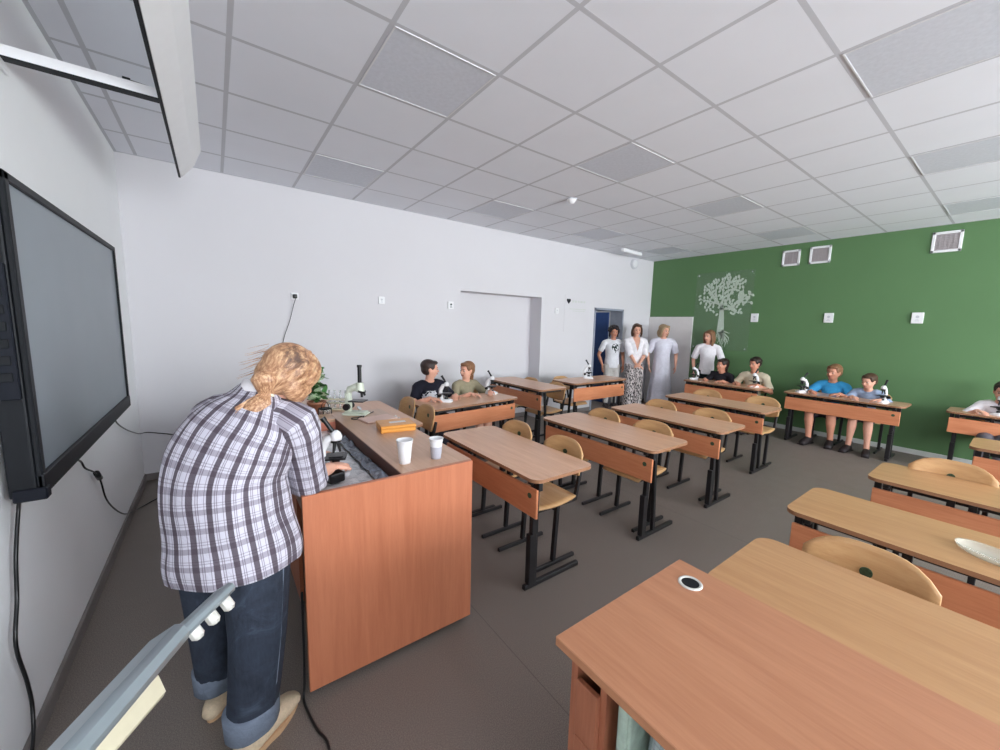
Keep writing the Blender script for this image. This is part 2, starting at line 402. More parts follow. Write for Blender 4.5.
# back wall with the blind recess and the doorway
NX0, NX1, NZ, ND = 3.36, 4.86, 2.0, .28
DX0, DX1, DZ = 6.14, 6.98, 1.90
w = B()
for a, b_, z0, z1 in ((0, NX0, 0, RZ+.01), (NX0, NX1, NZ, RZ+.01), (NX1, DX0, 0, RZ+.01), (DX0, DX1, DZ, RZ+.01), (DX1, RX, 0, RZ+.01)):
    w.box(a, b_, 0, .3, z0, z1)
w.box(NX0, NX1, ND, .3, 0, NZ)
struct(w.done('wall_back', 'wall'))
struct(B().box(RX, RX+.2, W0-.2, .15, 0, RZ+.01).done('wall_right', 'green'))
w = B()
xs = [-.0]+[v for p in WINS for v in p]+[RX]
w.box(0, RX, W0-.2, W0, 0, .85); w.box(0, RX, W0-.2, W0, 2.65, RZ+.01)
for i in range(0, len(xs), 2): w.box(xs[i], xs[i+1], W0-.2, W0, .85, 2.65)
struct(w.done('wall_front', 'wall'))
for i, (a, b_) in enumerate(WINS):
    f = B()
    f.box(a, b_, W0-.12, W0-.06, .85, .91); f.box(a, b_, W0-.12, W0-.06, 2.59, 2.65)
    for x in (a, (a+b_)/2-.03, b_-.06): f.box(x, x+.06, W0-.12, W0-.06, .85, 2.65)
    fo = struct(f.done('window_%d' % (i+1), 'white_pl')); 
    B().box(a-.04, b_+.04, W0-.1, W0+.16, .82, .85, .005).done('window_sill', 'white_pl', fo)
# corridor behind the doorway
w = B(); w.box(5.6, 8.2, 1.7, 1.8, 0, 2.6); w.box(5.5, 5.6, .3, 1.8, 0, 2.6); w.box(8.2, 8.3, .3, 1.8, 0, 2.6)
struct(w.done('wall_corridor', 'corridor'))
struct(B().box(5.5, 8.3, .31, 1.8, -.1, 0).done('floor_corridor', 'floor'))
struct(B().box(5.5, 8.3, .3, 1.8, 2.6, 2.7).done('ceiling_corridor', 'tile'))
lc = bpy.data.lights.new('corridor_light', 'AREA'); lc.size = .8; lc.energy = 9; lc.color = (1, .96, .92)
lo = bpy.data.objects.new('corridor_light', lc); col.objects.link(lo); lo.location = (6.7, 1.0, 2.55)
d = empty('door_1', None, None, (DX1-.05, .31, 0), math.radians(90)); struct(d)
B().box(0, .80, -.02, .02, .01, DZ-.05, .003).done('door_leaf', 'bluedoor', d)
B().cyl((.74, -.05, .98), (.74, .05, .98), .01).cyl((.74, -.05, .98), (.64, -.05, .98), .008).cyl((.74, .05, .98), (.64, .05, .98), .008).done('door_handle', 'chrome', d, True)
f = B(); f.box(DX0, DX0+.035, -.012, .28, 0, DZ); f.box(DX1-.035, DX1, -.012, .28, 0, DZ); f.box(DX0, DX1, -.012, .28, DZ-.035, DZ)
struct(f.done('trim_1', 'frame_grey'))
# baseboards
struct(B().box(0, .016, W0, 0, 0, .065, .003).done('baseboard_left', 'baseboard'))
w = B(); w.box(0, NX0, -.016, 0, 0, .065, .003); w.box(NX0, NX1, ND-.016, ND, 0, .065, .003); w.box(NX1, DX0, -.016, 0, 0, .065, .003); w.box(DX1, RX, -.016, 0, 0, .065, .003)
struct(w.done('baseboard_back', 'baseboard'))
struct(B().box(RX-.016, RX, W0, -.98, 0, .065, .003).done('baseboard_right', 'baseboard_light'))

# ------------------------------------------------------------------ ceiling panels and wall fittings
LP = [(-2, 3, 'square grey ceiling light panel nearest the white corner, above the bending woman'),
      (1, 3, 'square grey ceiling light panel near the white wall, above the blind recess'),
      (4, 3, 'square grey ceiling light panel near the white wall, before the white linear lamp'),
      (7, 3, 'small-looking grey ceiling light panel in the corner of white and green walls'),
      (-2, 0, 'large grey ceiling light panel at top left of the middle row, nearest the board'),
      (1, 0, 'grey ceiling light panel of the middle row, right of the round smoke detector'),
      (4, 0, 'grey ceiling light panel of the middle row, third from the board'),
      (7, 0, 'grey ceiling light panel above the pair of square vents on the green wall'),
      (1, -3, 'largest grey ceiling light panel at the top right corner of the photo'),
      (4, -3, 'long-looking grey ceiling light panel at the right edge, middle of its row'),
      (7, -3, 'grey ceiling light panel at the right edge, just above the green wall')]
L0 = None
for i, j, lab in LP:
    x0, y0 = 2.537+.6*i, -2.9045+.6*j
    if L0 is None:
        L0 = empty('ceiling_light', lab, 'ceiling light', (x0+.3, y0+.3, RZ))
        f = B(); h = .288
        for q in ((-h, h, -h, -h+.008), (-h, h, h-.008, h), (-h, -h+.008, -h, h), (h-.008, h, -h, h)): f.box(*q, -.003, .002)
        f.done('frame', 'lightframe', L0)
        B().box(-h+.008, h-.008, -h+.008, h-.008, -.001, .003).done('diffuser', 'diffuser', L0)
        o = L0
    else: o = copy_tree(L0)
    o.location = (x0+.3, y0+.3, RZ); tag(o, lab, 'ceiling light', 'square ceiling light panels')
o = empty('smoke_detector', 'small round white smoke detector on the ceiling tile near the middle', 'smoke detector', (3.76, -1.68, RZ))
B().lathe((0, 0, 0), [(0, -.004), (.05, -.004), (.05, -.018), (.036, -.03), (.03, -.045), (0, -.05)]).done('housing', 'white_pl', o, True)
B().lathe((0, 0, 0), [(.05, 0), (.056, 0), (.056, -.008), (.05, -.008)]).done('base_ring', 'tbar', o, True)
o = empty('linear_ceiling_lamp', 'slim white linear lamp on the ceiling in front of the doorway', 'ceiling lamp', (6.59, -.40, RZ), .1)
B().box(-.3, .3, -.03, .03, -.05, 0, .008, 2).done('housing', 'white_pl', o); B().box(-.28, .28, -.02, .02, -.058, -.045, .004).done('diffuser', 'lightframe', o)
o = empty('wall_speaker', 'round white loudspeaker high on the white wall above the doorway', 'speaker', (7.2, 0, 2.79))
B().lathe((0, 0, 0), [(0, .05), (.06, .05), (.095, .03), (.1, 0)], 28, Matrix.Rotation(PI/2, 4, 'X')).done('housing', 'tbar', o, True)
B().lathe((0, 0, 0), [(0, .056), (.05, .053), (.07, .046), (.075, .04)], 28, Matrix.Rotation(PI/2, 4, 'X')).done('grille', 'lightframe', o, True)

def vent(y0, y1, z0, z1, lab):
    o = empty('air_vent', lab, 'vent', (RX, (y0+y1)/2, (z0+z1)/2), 0, 'square air vents high on the green wall')
    a, b_ = abs(y1-y0)/2, abs(z1-z0)/2; f = B()
    for q in ((-a, a, -b_, -b_+.03), (-a, a, b_-.03, b_), (-a, -a+.03, -b_, b_), (a-.03, a, -b_, b_)): f.box(-.018, 0, q[0], q[1], q[2], q[3], .004)
    f.done('frame', 'white_pl', o)
    g = B(); g.box(-.004, 0, -a+.02, a-.02, -b_+.02, b_-.02)
    n = 9
    for k in range(n):
        z = -b_+.03+(2*b_-.06)*(k+.5)/n
        g.box(-.014, -.004, -a+.03, a-.03, z-.005, z+.004, 0, 1)
    for k in range(1, 5):
        y = -a+.03+(2*a-.06)*k/5; g.box(-.0145, -.006, y-.002, y+.002, -b_+.03, b_-.03)
    g.done('louvre_panel', 'ventgrid', o)
vent(-2.31, -2.55, 2.58, 2.82, 'square white air vent on the green wall, left one of the close pair')
vent(-2.67, -2.93, 2.58, 2.83, 'square white air vent on the green wall, right one of the close pair')
vent(-3.94, -4.20, 2.58, 2.83, 'square white air vent standing alone at the right end of the green wall')

def plate(x, y, z, face, w, h, lab, grp, dark='tbar'):
    o = empty('wall_plate', lab, 'wall plate', (x, y, z), face, grp)     # front looks along local +x
    B().box(0, .022, -w/2, w/2, -h/2, h/2, .004, 2).done('housing', 'white_pl', o)
    m = B(); m.cyl((.021, 0, h*.1), (.025, 0, h*.1), w*.16); m.box(.021, .0245, -w*.2, w*.2, -h*.3, -h*.24); m.box(.021, .0245, -w*.12, w*.12, -h*.18, -h*.13)
    m.done('marking', dark, o)
G = 'small square plates on the green wall'
plate(RX, -2.0, 1.775, PI, .11, .14, 'small white plate on the green wall beside the tree picture', G)
plate(RX, -3.0, 1.775, PI, .11, .14, 'small white plate on the green wall above the boy in blue', G)
plate(RX, -3.92, 1.775, PI, .11, .14, 'small white plate on the green wall, rightmost, below the lone vent', G)
G = 'small square plates on the white wall'
plate(2.25, 0, 1.80, -PI/2, .075, .09, 'small white plate on the white wall left of the boys', G)
plate(3.2, 0, 1.79, -PI/2, .085, .10, 'small white plate on the white wall beside the recess left edge', G, 'bezel')
plate(5.19, 0, 1.80, -PI/2, .075, .09, 'small white plate on the white wall right of the recess', G)
# notice beside the doorway
o = empty('wall_notice', 'pale notice with a small dark heart and grey lines beside the doorway', 'notice', (5.68, 0, 1.78), -PI/2)
B().box(0, .004, -.3, .3, -.32, .30).done('sheet', 'wall', o)
m = B(); hp = []
for k in range(40):
    a = 2*PI*k/40; hp.append((-.21+.0030*16*math.sin(a)**3, .20+.0032*(13*math.cos(a)-5*math.cos(2*a)-2*math.cos(3*a)-math.cos(4*a))))
m.poly([(p[0], p[1]) for p in hp], .004, .007, plane='yz'); m.done('heart_mark', 'bezel', o)
m = B()
for k, (y, w_) in enumerate(((-.10, .05), (-.03, .05), (.04, .03), (.11, .05), (.18, .04))): m.box(.004, .006, y-w_/2, y+w_/2, .18, .215)
m.box(.004, .006, -.18, .22, .06, .075); m.box(.004, .006, -.1, .2, .03, .04)
m.done('lettering', 'baseboard_light', o)
# socket with plug and cable
o = empty('wall_socket', 'small white wall socket with a black plug above the woman', 'socket', (1.31, 0, 1.79), -PI/2)
B().box(0, .012, -.038, .038, -.038, .038, .006, 2).done('cover_plate', 'white_pl', o)
def cable(name, pts, r, lab, mat='blk_pl', sub=6, cat='cable'):
    P = [Vector(p) for p in pts]; out = []
    for i in range(len(P)-1):
        p0, p1, p2, p3 = P[max(i-1, 0)], P[i], P[i+1], P[min(i+2, len(P)-1)]
        for k in range(sub):
            t = k/sub; out.append(.5*((2*p1)+(p2-p0)*t+(2*p0-5*p1+4*p2-p3)*t*t+(3*p1-p0-3*p2+p3)*t**3))
    out.append(P[-1])
    b = B(); b.tube(out, r, 8); return b, out
b, _ = cable('c', [(1.31, -.05, 1.785), (1.31, -.055, 1.76), (1.29, -.03, 1.68), (1.25, -.02, 1.52), (1.19, -.02, 1.34), (1.14, -.02, 1.1), (1.10, -.02, .8), (1.08, -.02, .4), (1.1, -.03, .01)], .003, '')
b.box(1.29, 1.33, -.055, -.012, 1.765, 1.81, .008, 2)
tag(b.done('plug_cable', 'blk_pl', None, True), 'thin black cable with plug hanging from the white wall socket', 'cable')
# panel, acrylic and tree
tag(B().box(RX-.03, RX, -.94, -.005, .0, 1.79, .002).done('wall_panel', plain('pale_panel', srgb(226, 222, 221), .5, var=.02)), 'plain pale panel covering the green wall corner behind the women', 'panel')
o = empty('acrylic_sheet', 'clear acrylic sheet fixed on the green wall over the white tree', 'acrylic sheet', (RX, -1.44, 1.88))
B().box(-.014, -.010, -.50, .49, -.68, .70).done('sheet', 'acrylic', o)
for y in (-.46, .45):
    for z in (-.64, .66): B().cyl((-.018, y, z), (-.001, y, z), .010, n=10).done('stand_off_bolt', 'chrome', o)
o = empty('tree_decal', 'white tree wall decal with leaves, an owl and roots on green', 'wall decal', (RX, 0, 0))
def tp(cx, cy): return (-.7761-.002357*cx-.000201*cy+4.864e-7*cx*cx, 2.858-.00024*cx-.0022537*cy+4.953e-7*cx*cy)   # drawing units to metres on the wall
def stroke(b, pts, w0, w1):
    P = [tp(*p) for p in pts]; n = len(P); L = []; R = []
    for i, (y, z) in enumerate(P):
        a = P[max(i-1, 0)]; c = P[min(i+1, n-1)]; dy, dz = c[0]-a[0], c[1]-a[1]; l = math.hypot(dy, dz) or 1
        w_ = (w0+(w1-w0)*i/(n-1))/2; L.append((y-dz/l*w_, z+dy/l*w_)); R.append((y+dz/l*w_, z-dy/l*w_))
    for i in range(n-1):
        b.poly([L[i], L[i+1], R[i+1], R[i]], -.003, -.0005, plane='yz')
t_ = B()
stroke(t_, [(250, 610), (254, 540), (260, 470), (263, 400)], .13, .065)
stroke(t_, [(263, 410), (266, 370)], .07, .05)
br = [[(262, 415), (240, 368), (190, 350), (140, 338), (85, 330)], [(258, 405), (225, 335), (190, 290), (160, 250), (120, 220)], [(265, 390), (270, 320), (275, 250), (280, 190), (310, 130)],
      [(270, 385), (310, 330), (350, 250), (400, 200), (440, 190)], [(272, 410), (320, 400), (370, 368), (420, 345), (510, 350)], [(225, 335), (215, 240), (225, 170)], [(350, 250), (365, 160)],
      [(420, 345), (470, 310), (500, 290)], [(400, 200), (415, 140)], [(190, 350), (150, 390), (190, 430)], [(320, 400), (370, 430), (400, 440)], [(190, 290), (170, 200)], [(310, 330), (320, 250), (300, 180)]]
for s_i, p in enumerate(br): stroke(t_, p, .034 if s_i < 5 else .02, .012)
t_.done('trunk', 'treewhite', o)
r_ = B()
for p in ([(245, 600), (232, 640), (240, 670), (226, 690)], [(250, 600), (262, 650), (256, 690), (272, 742)], [(258, 600), (282, 650), (292, 690), (284, 725)], [(262, 595), (300, 630), (320, 650), (312, 680)],
          [(262, 590), (300, 600), (326, 612)], [(250, 610), (244, 660), (250, 712)], [(270, 620), (300, 660), (310, 700)], [(240, 600), (222, 622), (215, 650)], [(256, 620), (275, 670), (268, 700)]): stroke(r_, p, .03, .006)
r_.done('roots', 'treewhite', o)
lv = B(); rr = random.Random(3); cnt = 0
def leaf(b, cx, cy, a, l):
    y, z = tp(cx, cy); pts = []
    for k in range(10):
        t = 2*PI*k/10; p, q = math.cos(t)*l, math.sin(t)*l*.62
        pts.append((y+p*math.cos(a)-q*math.sin(a), z+p*math.sin(a)+q*math.cos(a)))
    b.poly(pts, -.0035, -.0005, plane='yz')
spots = []
for p in br:
    for (x0, y0), (x1, y1) in list(zip(p, p[1:]))[1 if p in br[:5] else 0:]:
        for k in range(12):
            t = rr.random(); spots.append((x0+(x1-x0)*t+rr.uniform(-34, 34), y0+(y1-y0)*t+rr.uniform(-34, 34)))
        spots.append((x1, y1))
kept = []
for s_ in spots:
    if all((s_[0]-q[0])**2+(s_[1]-q[1])**2 > 17**2 for q in kept) and ((s_[0]-295)/235)**2+((s_[1]-290)/180)**2 < 1.05 and not (395 < s_[0] < 455 and 245 < s_[1] < 345): kept.append(s_)
for s_ in kept: leaf(lv, s_[0], s_[1], rr.uniform(.6, 2.6), .031)
lv.done('leaves', 'treewhite', o)
ow = B(); pts = []
for k in range(24):
    a = 2*PI*k/24; y, z = tp(424, 300); pts.append((y+.05*math.cos(a)*(1.05 if z else 1), z+.095*math.sin(a)))
ow.poly(pts, -.0035, -.0005, plane='yz')
for cx in (406, 442): y, z = tp(cx, 250); ow.poly([(y-.018, z-.02), (y+.018, z-.02), (y, z+.03)], -.0035, -.0005, plane='yz')
ow.done('owl_figure', 'treewhite', o)

# ------------------------------------------------------------------ display and board lamp
o = empty('wall_display', 'large black-framed grey display panel mounted on the left wall', 'display', (0, -1.99, 0))
f = B(); y0, y1, z0, z1 = -.865, .865, .915, 1.985
f.box(.02, .085, y0, y1, z0, z1, .006, 2)
f.box(.085, .105, y0, y1, z0, z0+.075, .006, 2); f.box(.085, .102, y0, y1, z1-.03, z1, .004); f.box(.085, .102, y0, y0+.035, z0, z1, .004); f.box(.085, .102, y1-.03, y1, z0, z1, .004)
f.done('housing', 'bezel', o)
B().box(.084, .092, y0+.03, y1-.025, z0+.07, z1-.025).done('screen', 'screen', o)
B().box(0, .03, -.3, .3, 1.2, 1.7).done('wall_bracket', 'black', o)
b = B(); b.box(.03, .08, y0-.014, y0+.01, z0+.34, z0+.78, .003)
b.done('input_panel', 'navy_pl', o)
for k in range(6): B().box(.04, .07, y0-.018, y0-.010, z0+.40+.055*k, z0+.43+.055*k, .002).done('input_port', 'bezel', o)
b = B(); b.box(.03, .11, y0-.012, y0+.03, z0-.012, z0+.03, .004); b.done('corner_cap', 'navy_pl', o)

o = empty('board_lamp', 'long white board lamp hanging at the ceiling left, held by a wall arm', 'lamp', (0, 0, 0))
f = B(); pr_ = [(.462, 2.497), (.474, 2.490), (.545, 2.575), (.592, 2.69), (.588, 2.75), (.572, 2.75), (.574, 2.70), (.53, 2.592)]
f.poly(pr_, -3.75, -1.2, plane='xz')
f.done('reflector', 'white_pl', o)
B().box(.460, .472, -3.75, -1.2, 2.486, 2.498).done('lower_lip', 'bezel', o)
for yy in (-2.37, -3.64):
    f = B(); f.box(.002, .47, yy-.02, yy+.02, 2.500, 2.54, 0); f.box(.001, .012, yy-.06, yy+.06, 2.46, 2.58, .002); f.done('wall_arm', 'white_pl', o)
f = B(); f.box(.002, .47, -2.391, -2.349, 2.494, 2.500); f.done('arm_underside_shade', 'bezel', o)  # dark strip stands in for the shade under the white arm
b, _ = cable('', [(.36, -2.37, 2.55), (.40, -2.37, 2.547), (.46, -2.37, 2.544)], .003, ''); b.box(.345, .37, -2.38, -2.36, 2.54, 2.554); b.done('lead', 'bezel', o, True)

b, _ = cable('', [(.05, -2.86, .93), (.025, -2.80, .88), (.02, -2.86, .72), (.018, -2.89, .58), (.02, -2.95, .45), (.02, -2.91, .28), (.02, -2.90, .16), (.03, -2.98, .07), (.05, -3.2, .012), (.08, -3.5, .008), (.1, -4.2, .008)], .0055, '')
tag(b.done('power_cable', 'blk_pl', None, True), 'thick black cable waving down the left wall to the floor', 'cable')
b, _ = cable('', [(.04, -2.31, .93), (.025, -2.2, .865), (.02, -2.02, .80), (.02, -1.95, .74), (.02, -1.78, .66), (.02, -1.68, .58), (.02, -1.6, .44), (.02, -1.42, .30), (.025, -1.2, .17), (.03, -.96, .08), (.05, -.7, .01), (.2, -.5, .008), (.5, -.4, .008)], .0045, '')
b.cyl((.022, -1.76, .652), (.022, -1.70, .60), .014)
tag(b.done('display_cable', 'blk_pl', None, True), 'black cable with a bulge looping from the display down to the corner', 'cable')
b, _ = cable('', [(.04, -1.23, .93), (.025, -1.15, .82), (.02, -.8, .68), (.02, -.35, .54), (.02, -.15, .49), (.05, -.02, .465), (.15, -.02, .44), (.31, -.02, .40), (.6, -.02, .38), (.9, -.02, .35), (1.0, -.03, .01)], .0045, '')
tag(b.done('signal_cable', 'blk_pl', None, True), 'black cable running from under the display across the corner behind the woman', 'cable')

# ------------------------------------------------------------------ school desks and chairs
def make_desk(L=1.18, Wd=.48, H=.70, light=False, double=True):
    r = empty('school_desk', '', 'desk')
    top = 'desk_light' if light else 'desk'
    b = B(); b.poly(rrect(0, Wd, -L/2, L/2, .06), H-.02, H)
    t = b.done('desktop', [top, 'edge'], r)
    for p in t.data.polygons:
        if abs(p.normal.z) < .5: p.material_index = 1
    b = B(); b.box(.035, .052, -L/2+.03, L/2-.03, H-.245, H-.072, .004); b.done('modesty_panel', 'panel', r)
    b = B(); b.cyl((.036, -L/2+.09, H-.12), (.032, -L/2+.09, H-.12), .016, n=18); b.done('sticker', 'sticker', r)
    for s in (-1, 1):
        y = s*(L/2-.09); b = B()
        b.bar((.01, y, .016), (Wd-.02, y, .016), .028, .030, .004)
        b.bar((.075, y, .03), (.075, y, H-.05), .045 if not double else .030, .034, .003)
        if double: b.bar((.20, y, .03), (.155, y, H-.03), .028, .028, .003)
        b.bar((.06, y, .03), (.06, y, .34), .05, .04, .003)
        b.bar((.03, y, H-.04), (Wd-.05, y, H-.04), .03, .03, .003)
        b.done('leg_frame', 'black', r)
    b = B(); b.bar((.10, -L/2+.09, H-.05), (.10, L/2-.09, H-.05), .025, .025, .003)
    b.done('crossbar', 'black', r)
    for y in (-L/2+.05, -L/6-.05, -L/6+.03, L/6-.03, L/6+.05, L/2-.05): B().box(.055, .085, y-.016, y+.016, H-.085, H-.02, .002).done('bracket', 'black', r)
    return r
def make_chair(H=.78, seat=.43, W=.375):
    r = empty('school_chair', '', 'chair')
    # origin below the front-back centre of the seat, the pupil looks along -x
    g = []
    for i in range(9):
        x = -.19+.38*i/8; row = []
        for j in range(9):
            y = -W/2+W*j/8; cx = (abs(i-4)/4)**4; w_ = y*(1-.10*cx)
            row.append((x, w_, seat+.006*math.cos(i/8*2*PI)-(.03*max(0, (1-i)))))
        g.append(row)
    b = B(); b.quads(g); so = b.done('seat', 'ply', r, True); md = so.modifiers.new('thick', 'SOLIDIFY'); md.thickness = .012
    g = []
    for i in range(11):
        u = i/10; z = H-.235+.235*u; row = []
        for j in range(13):
            v = -1+2*j/12
            zz = z-(.07*abs(v)**3.6)*max(0, (u-.3)/.7)+(.035*abs(v)**3)*max(0, (.3-u)/.3)
            row.append((.215+.03*u-.05*v*v*0+.045*(1-v*v)-.03, v*W/2, zz))
        g.append(row)
    b = B(); b.quads(g); so = b.done('backrest', 'ply', r, True); md = so.modifiers.new('thick', 'SOLIDIFY'); md.thickness = .010; md.offset = 0
    B().cyl((.2385, 0, H-.10), (.243, 0, H-.10), .019, n=18).done('sticker', 'sticker', r)
    B().cyl((.251, 0, H-.10), (.2555, 0, H-.10), .019, n=18).done('sticker', 'sticker', r)
    for s in (-1, 1):
        y = s*(W/2-.03); b = B()
        b.bar((-.20, y, .014), (.20, y, .014), .024, .026, .004)
        b.bar((.01, y, .03), (.03, y, seat-.03), .030, .028, .003)
        b.bar((-.15, y, seat-.022), (.19, y, seat-.022), .024, .024, .003)
        b.bar((.19, y, seat-.03), (.245, y, H-.13), .024, .022, .003)
        b.done('side_frame', 'black', r)
    B().bar((.02, -W/2+.03, seat-.05), (.02, W/2-.03, seat-.05), .024, .024, .003).done('crossbar', 'black', r)
    return r
desk0 = make_desk(); desk_s = make_desk(1.13, double=False); desk_l = make_desk(1.2, .48, .70, True)
chair0 = make_chair(); used = set()
def place(proto, x, y, rz, lab, grp, z=0):
    o = proto if proto not in used else copy_tree(proto); used.add(proto)
    o.location = (x, y, z); o.rotation_euler = (0, 0, rz); tag(o, lab, None, grp); return o
def raise_(o, k): o.scale = (1, 1, k)
GD, GC = 'two-seat school desks with black frames', 'plywood school chairs with black frames'
place(desk_s, 1.955, -2.75, 0, 'beech two-seat desk right beside the tall lab desk, nearest of its row', GD)
place(desk0, 2.98, -2.78, 0, 'beech two-seat desk, second from the lab desk in the middle row', GD)
place(desk0, 3.93, -2.80, 0, 'beech two-seat desk, third from the lab desk in the middle row', GD)
place(desk0, 5.17, -2.67, 0, 'beech two-seat desk, farthest empty one of the middle row before the green wall', GD)
raise_(place(desk_l, 1.845, -4.88, 0, 'pale beech desk pushed against the large pinkish teacher desk in front', GD), 1.042)
raise_(place(desk_l, 2.785, -4.81, 0, 'pale beech desk at right carrying a clear oval dish', GD), .985)
raise_(place(desk_l, 3.75, -4.93, 0, 'pale beech desk at right edge behind the one with the oval dish', GD), .975)
place(desk_l, 5.10, -5.25, 0, 'pale desk at the right edge with a thin black wire across its top', GD)
place(desk0, 2.84, -1.36, math.radians(96), 'beech desk by the white wall where boys in black and olive sit', GD)
raise_(place(desk0, 3.74, -.72, 0, 'beech desk standing end-on before the wall recess with two empty chairs', GD), 1.09)
raise_(place(desk0, 5.12, -1.13, PI/2, 'beech desk along the white wall by the doorway with one microscope', GD), 1.09)
place(desk0, 6.93, -1.93, 0, 'brown beech desk at the green wall where the two girls sit', GD)
place(desk0, 7.10, -3.40, 0, 'beech desk at the green wall where the boy in blue sits', GD).scale = (1, 1.07, 1)
place(desk0, 7.28, -4.93, 0, 'beech desk at the green wall cut off by the right edge', GD)
place(desk0, 1.49, -1.28, 0, 'beech desk continuing behind the lab desk towards the white wall', GD)
C_ = [(2.27, -2.46, 0, 'empty chair at the desk beside the lab desk, farther of its two'), (2.27, -2.98, 0, 'empty chair at the desk beside the lab desk, nearer of its two'),
      (3.28, -2.50, 0, 'empty chair at the second middle-row desk, farther of its two'), (3.26, -3.03, 0, 'empty chair at the second middle-row desk, nearer of its two'),
      (4.22, -2.50, 0, 'empty chair at the third middle-row desk, farther of its two'), (4.24, -3.04, 0, 'empty chair at the third middle-row desk, nearer of its two'),
      (5.48, -2.38, 0, 'empty chair at the farthest middle-row desk, farther of its two'), (5.56, -3.0, 0, 'empty chair at the farthest middle-row desk, nearer of its two'),
      (2.22, -4.58, 0, 'large-looking empty chair back behind the front pale desk, left of the clear oval dish'),
      (3.98, -4.64, 0, 'empty chair back at the right edge, behind the second pale desk row'),
      (1.92, -1.08, 0, 'empty chair left of the boy in black, farther of the pair'), (1.92, -1.52, 0, 'empty chair beside the yellow wooden box, in front of the boy in black'),
      (4.08, -.45, 0, 'empty chair before the wall recess, farther of its two'), (4.08, -1.0, 0, 'empty chair before the wall recess, nearer of its two'),
      (4.84, -.76, PI/2, 'empty chair between the desk with one microscope and the white wall'),
      (2.62, -.84, math.radians(96), 'chair the boy in black sits on'), (3.14, -.80, math.radians(96), 'chair the boy in olive sits on'),
      (7.42, -1.62, 0, 'chair the girl in the dark top sits on'), (7.44, -2.20, 0, 'chair the girl in beige sits on'),
      (7.60, -3.20, 0, 'chair the boy in sky blue sits on'), (7.60, -3.62, 0, 'chair the boy in grey-blue sits on'), (7.62, -4.76, 0, 'chair of the child cut off by the right edge')]
for x, y, rz, lab in C_: place(chair0, x, y, rz, lab, GC)

# ------------------------------------------------------------------ teacher desk in the foreground
o = empty('teacher_desk', 'large pinkish beech teacher desk filling the bottom right, with grommet', 'desk', (1.255, -4.205, 0))
H = .76
b = B(); b.box(0, .585, -1.5, 0, H-.025, H, .002); b.done('desktop', 'teacher', o)
b = B(); b.box(.04, .56, -.045, -.025, .06, H-.025); b.box(.535, .553, -1.45, -.045, .3, H-.025); b.box(.04, .553, -1.47, -1.45, .06, H-.025); b.box(.05, .535, -.130, -.112, .06, H-.025); b.box(.05, .535, -.112, -.045, .06, .08); b.box(.05, .535, -.62, -.602, .06, H-.025); b.box(.05, .535, -.602, -.130, .16, .178)
b.done('carcass', 'teacher_dark', o)
for k, (z0_, z1_) in enumerate(((.50, .655), (.30, .495), (.08, .295))):
    B().box(.035, .05, -.114, -.047, z0_, z1_, .002).done('drawer_front', 'teacher_dark', o)
b = B(); b.lathe((.49, -.09, H), [(.026, -.02), (.026, .002), (.033, .004), (.036, .001), (.036, 0)], 32); b.done('cable_grommet', M['palemetal'], o, True)
b = B(); b.cyl((.49, -.09, H+.0004), (.49, -.09, H+.0012), .026, n=28); b.done('grommet_hole', 'bezel', o)
b = B()
for x in (.06, .53):
    for y in (-.06, -1.43): b.cyl((x, y, 0), (x, y, .06), .02, n=12)
b.done('feet', 'black', o)
def bag(loc, w_, d_, h_, mat, name, lab, cat, seed):
    rg = random.Random(seed); bb = B(); g = []
    def fold(a, i, t): return 1+.10*math.sin(5*a+seed+i*.5)+.06*math.sin(11*a+i)
    bb.loft([((0, 0, h_*k/8), w_*(1-.25*(k/8)**2), d_*(1-.15*(k/8)**2)) for k in range(9)], Vector((1, 0, 0)), 40, True, True, fold)
    oo = bb.done(name, mat, None, True); oo.location = loc; tag(oo, lab, cat); return oo
t = NT('pale_striped_fabric'); s_ = t.sep(t.tc.outputs['Object']); 
f1 = t.math('LESS_THAN', t.math('FRACT', t.math('MULTIPLY', s_[2], 70.0)), .3); f2 = t.math('LESS_THAN', t.math('FRACT', t.math('MULTIPLY', s_[1], 60.0)), .3)
t.bump(t.noise(t.tc.outputs['Object'], 20, 3), .5, .01)
M['checkcloth'] = t.fin(t.mix(t.math('MULTIPLY', t.math('ADD', f1, f2), .3), srgb(206, 214, 216), srgb(124, 134, 150)), .8)
bag((1.425, -4.485, .178), .11, .085, .47, 'checkcloth', 'folded_cloth', 'pale checked folded cloth stuffed in the teacher desk shelf', 'cloth', 1)
bb = B(); bb.box(-.11, .11, -.018, .018, 0, .49, .006, 2); bb.box(-.118, -.10, -.012, .012, .0, .50, .004)
oo = bb.done('paper_folder', plain('pale_green_folder', srgb(172, 190, 176), .5, var=.2, nscale=30)); oo.location = (1.425, -4.368, .178); oo.rotation_euler = (0, 0, .1)
tag(oo, 'pale green upright folder beside the checked cloth in the teacher desk shelf', 'folder')

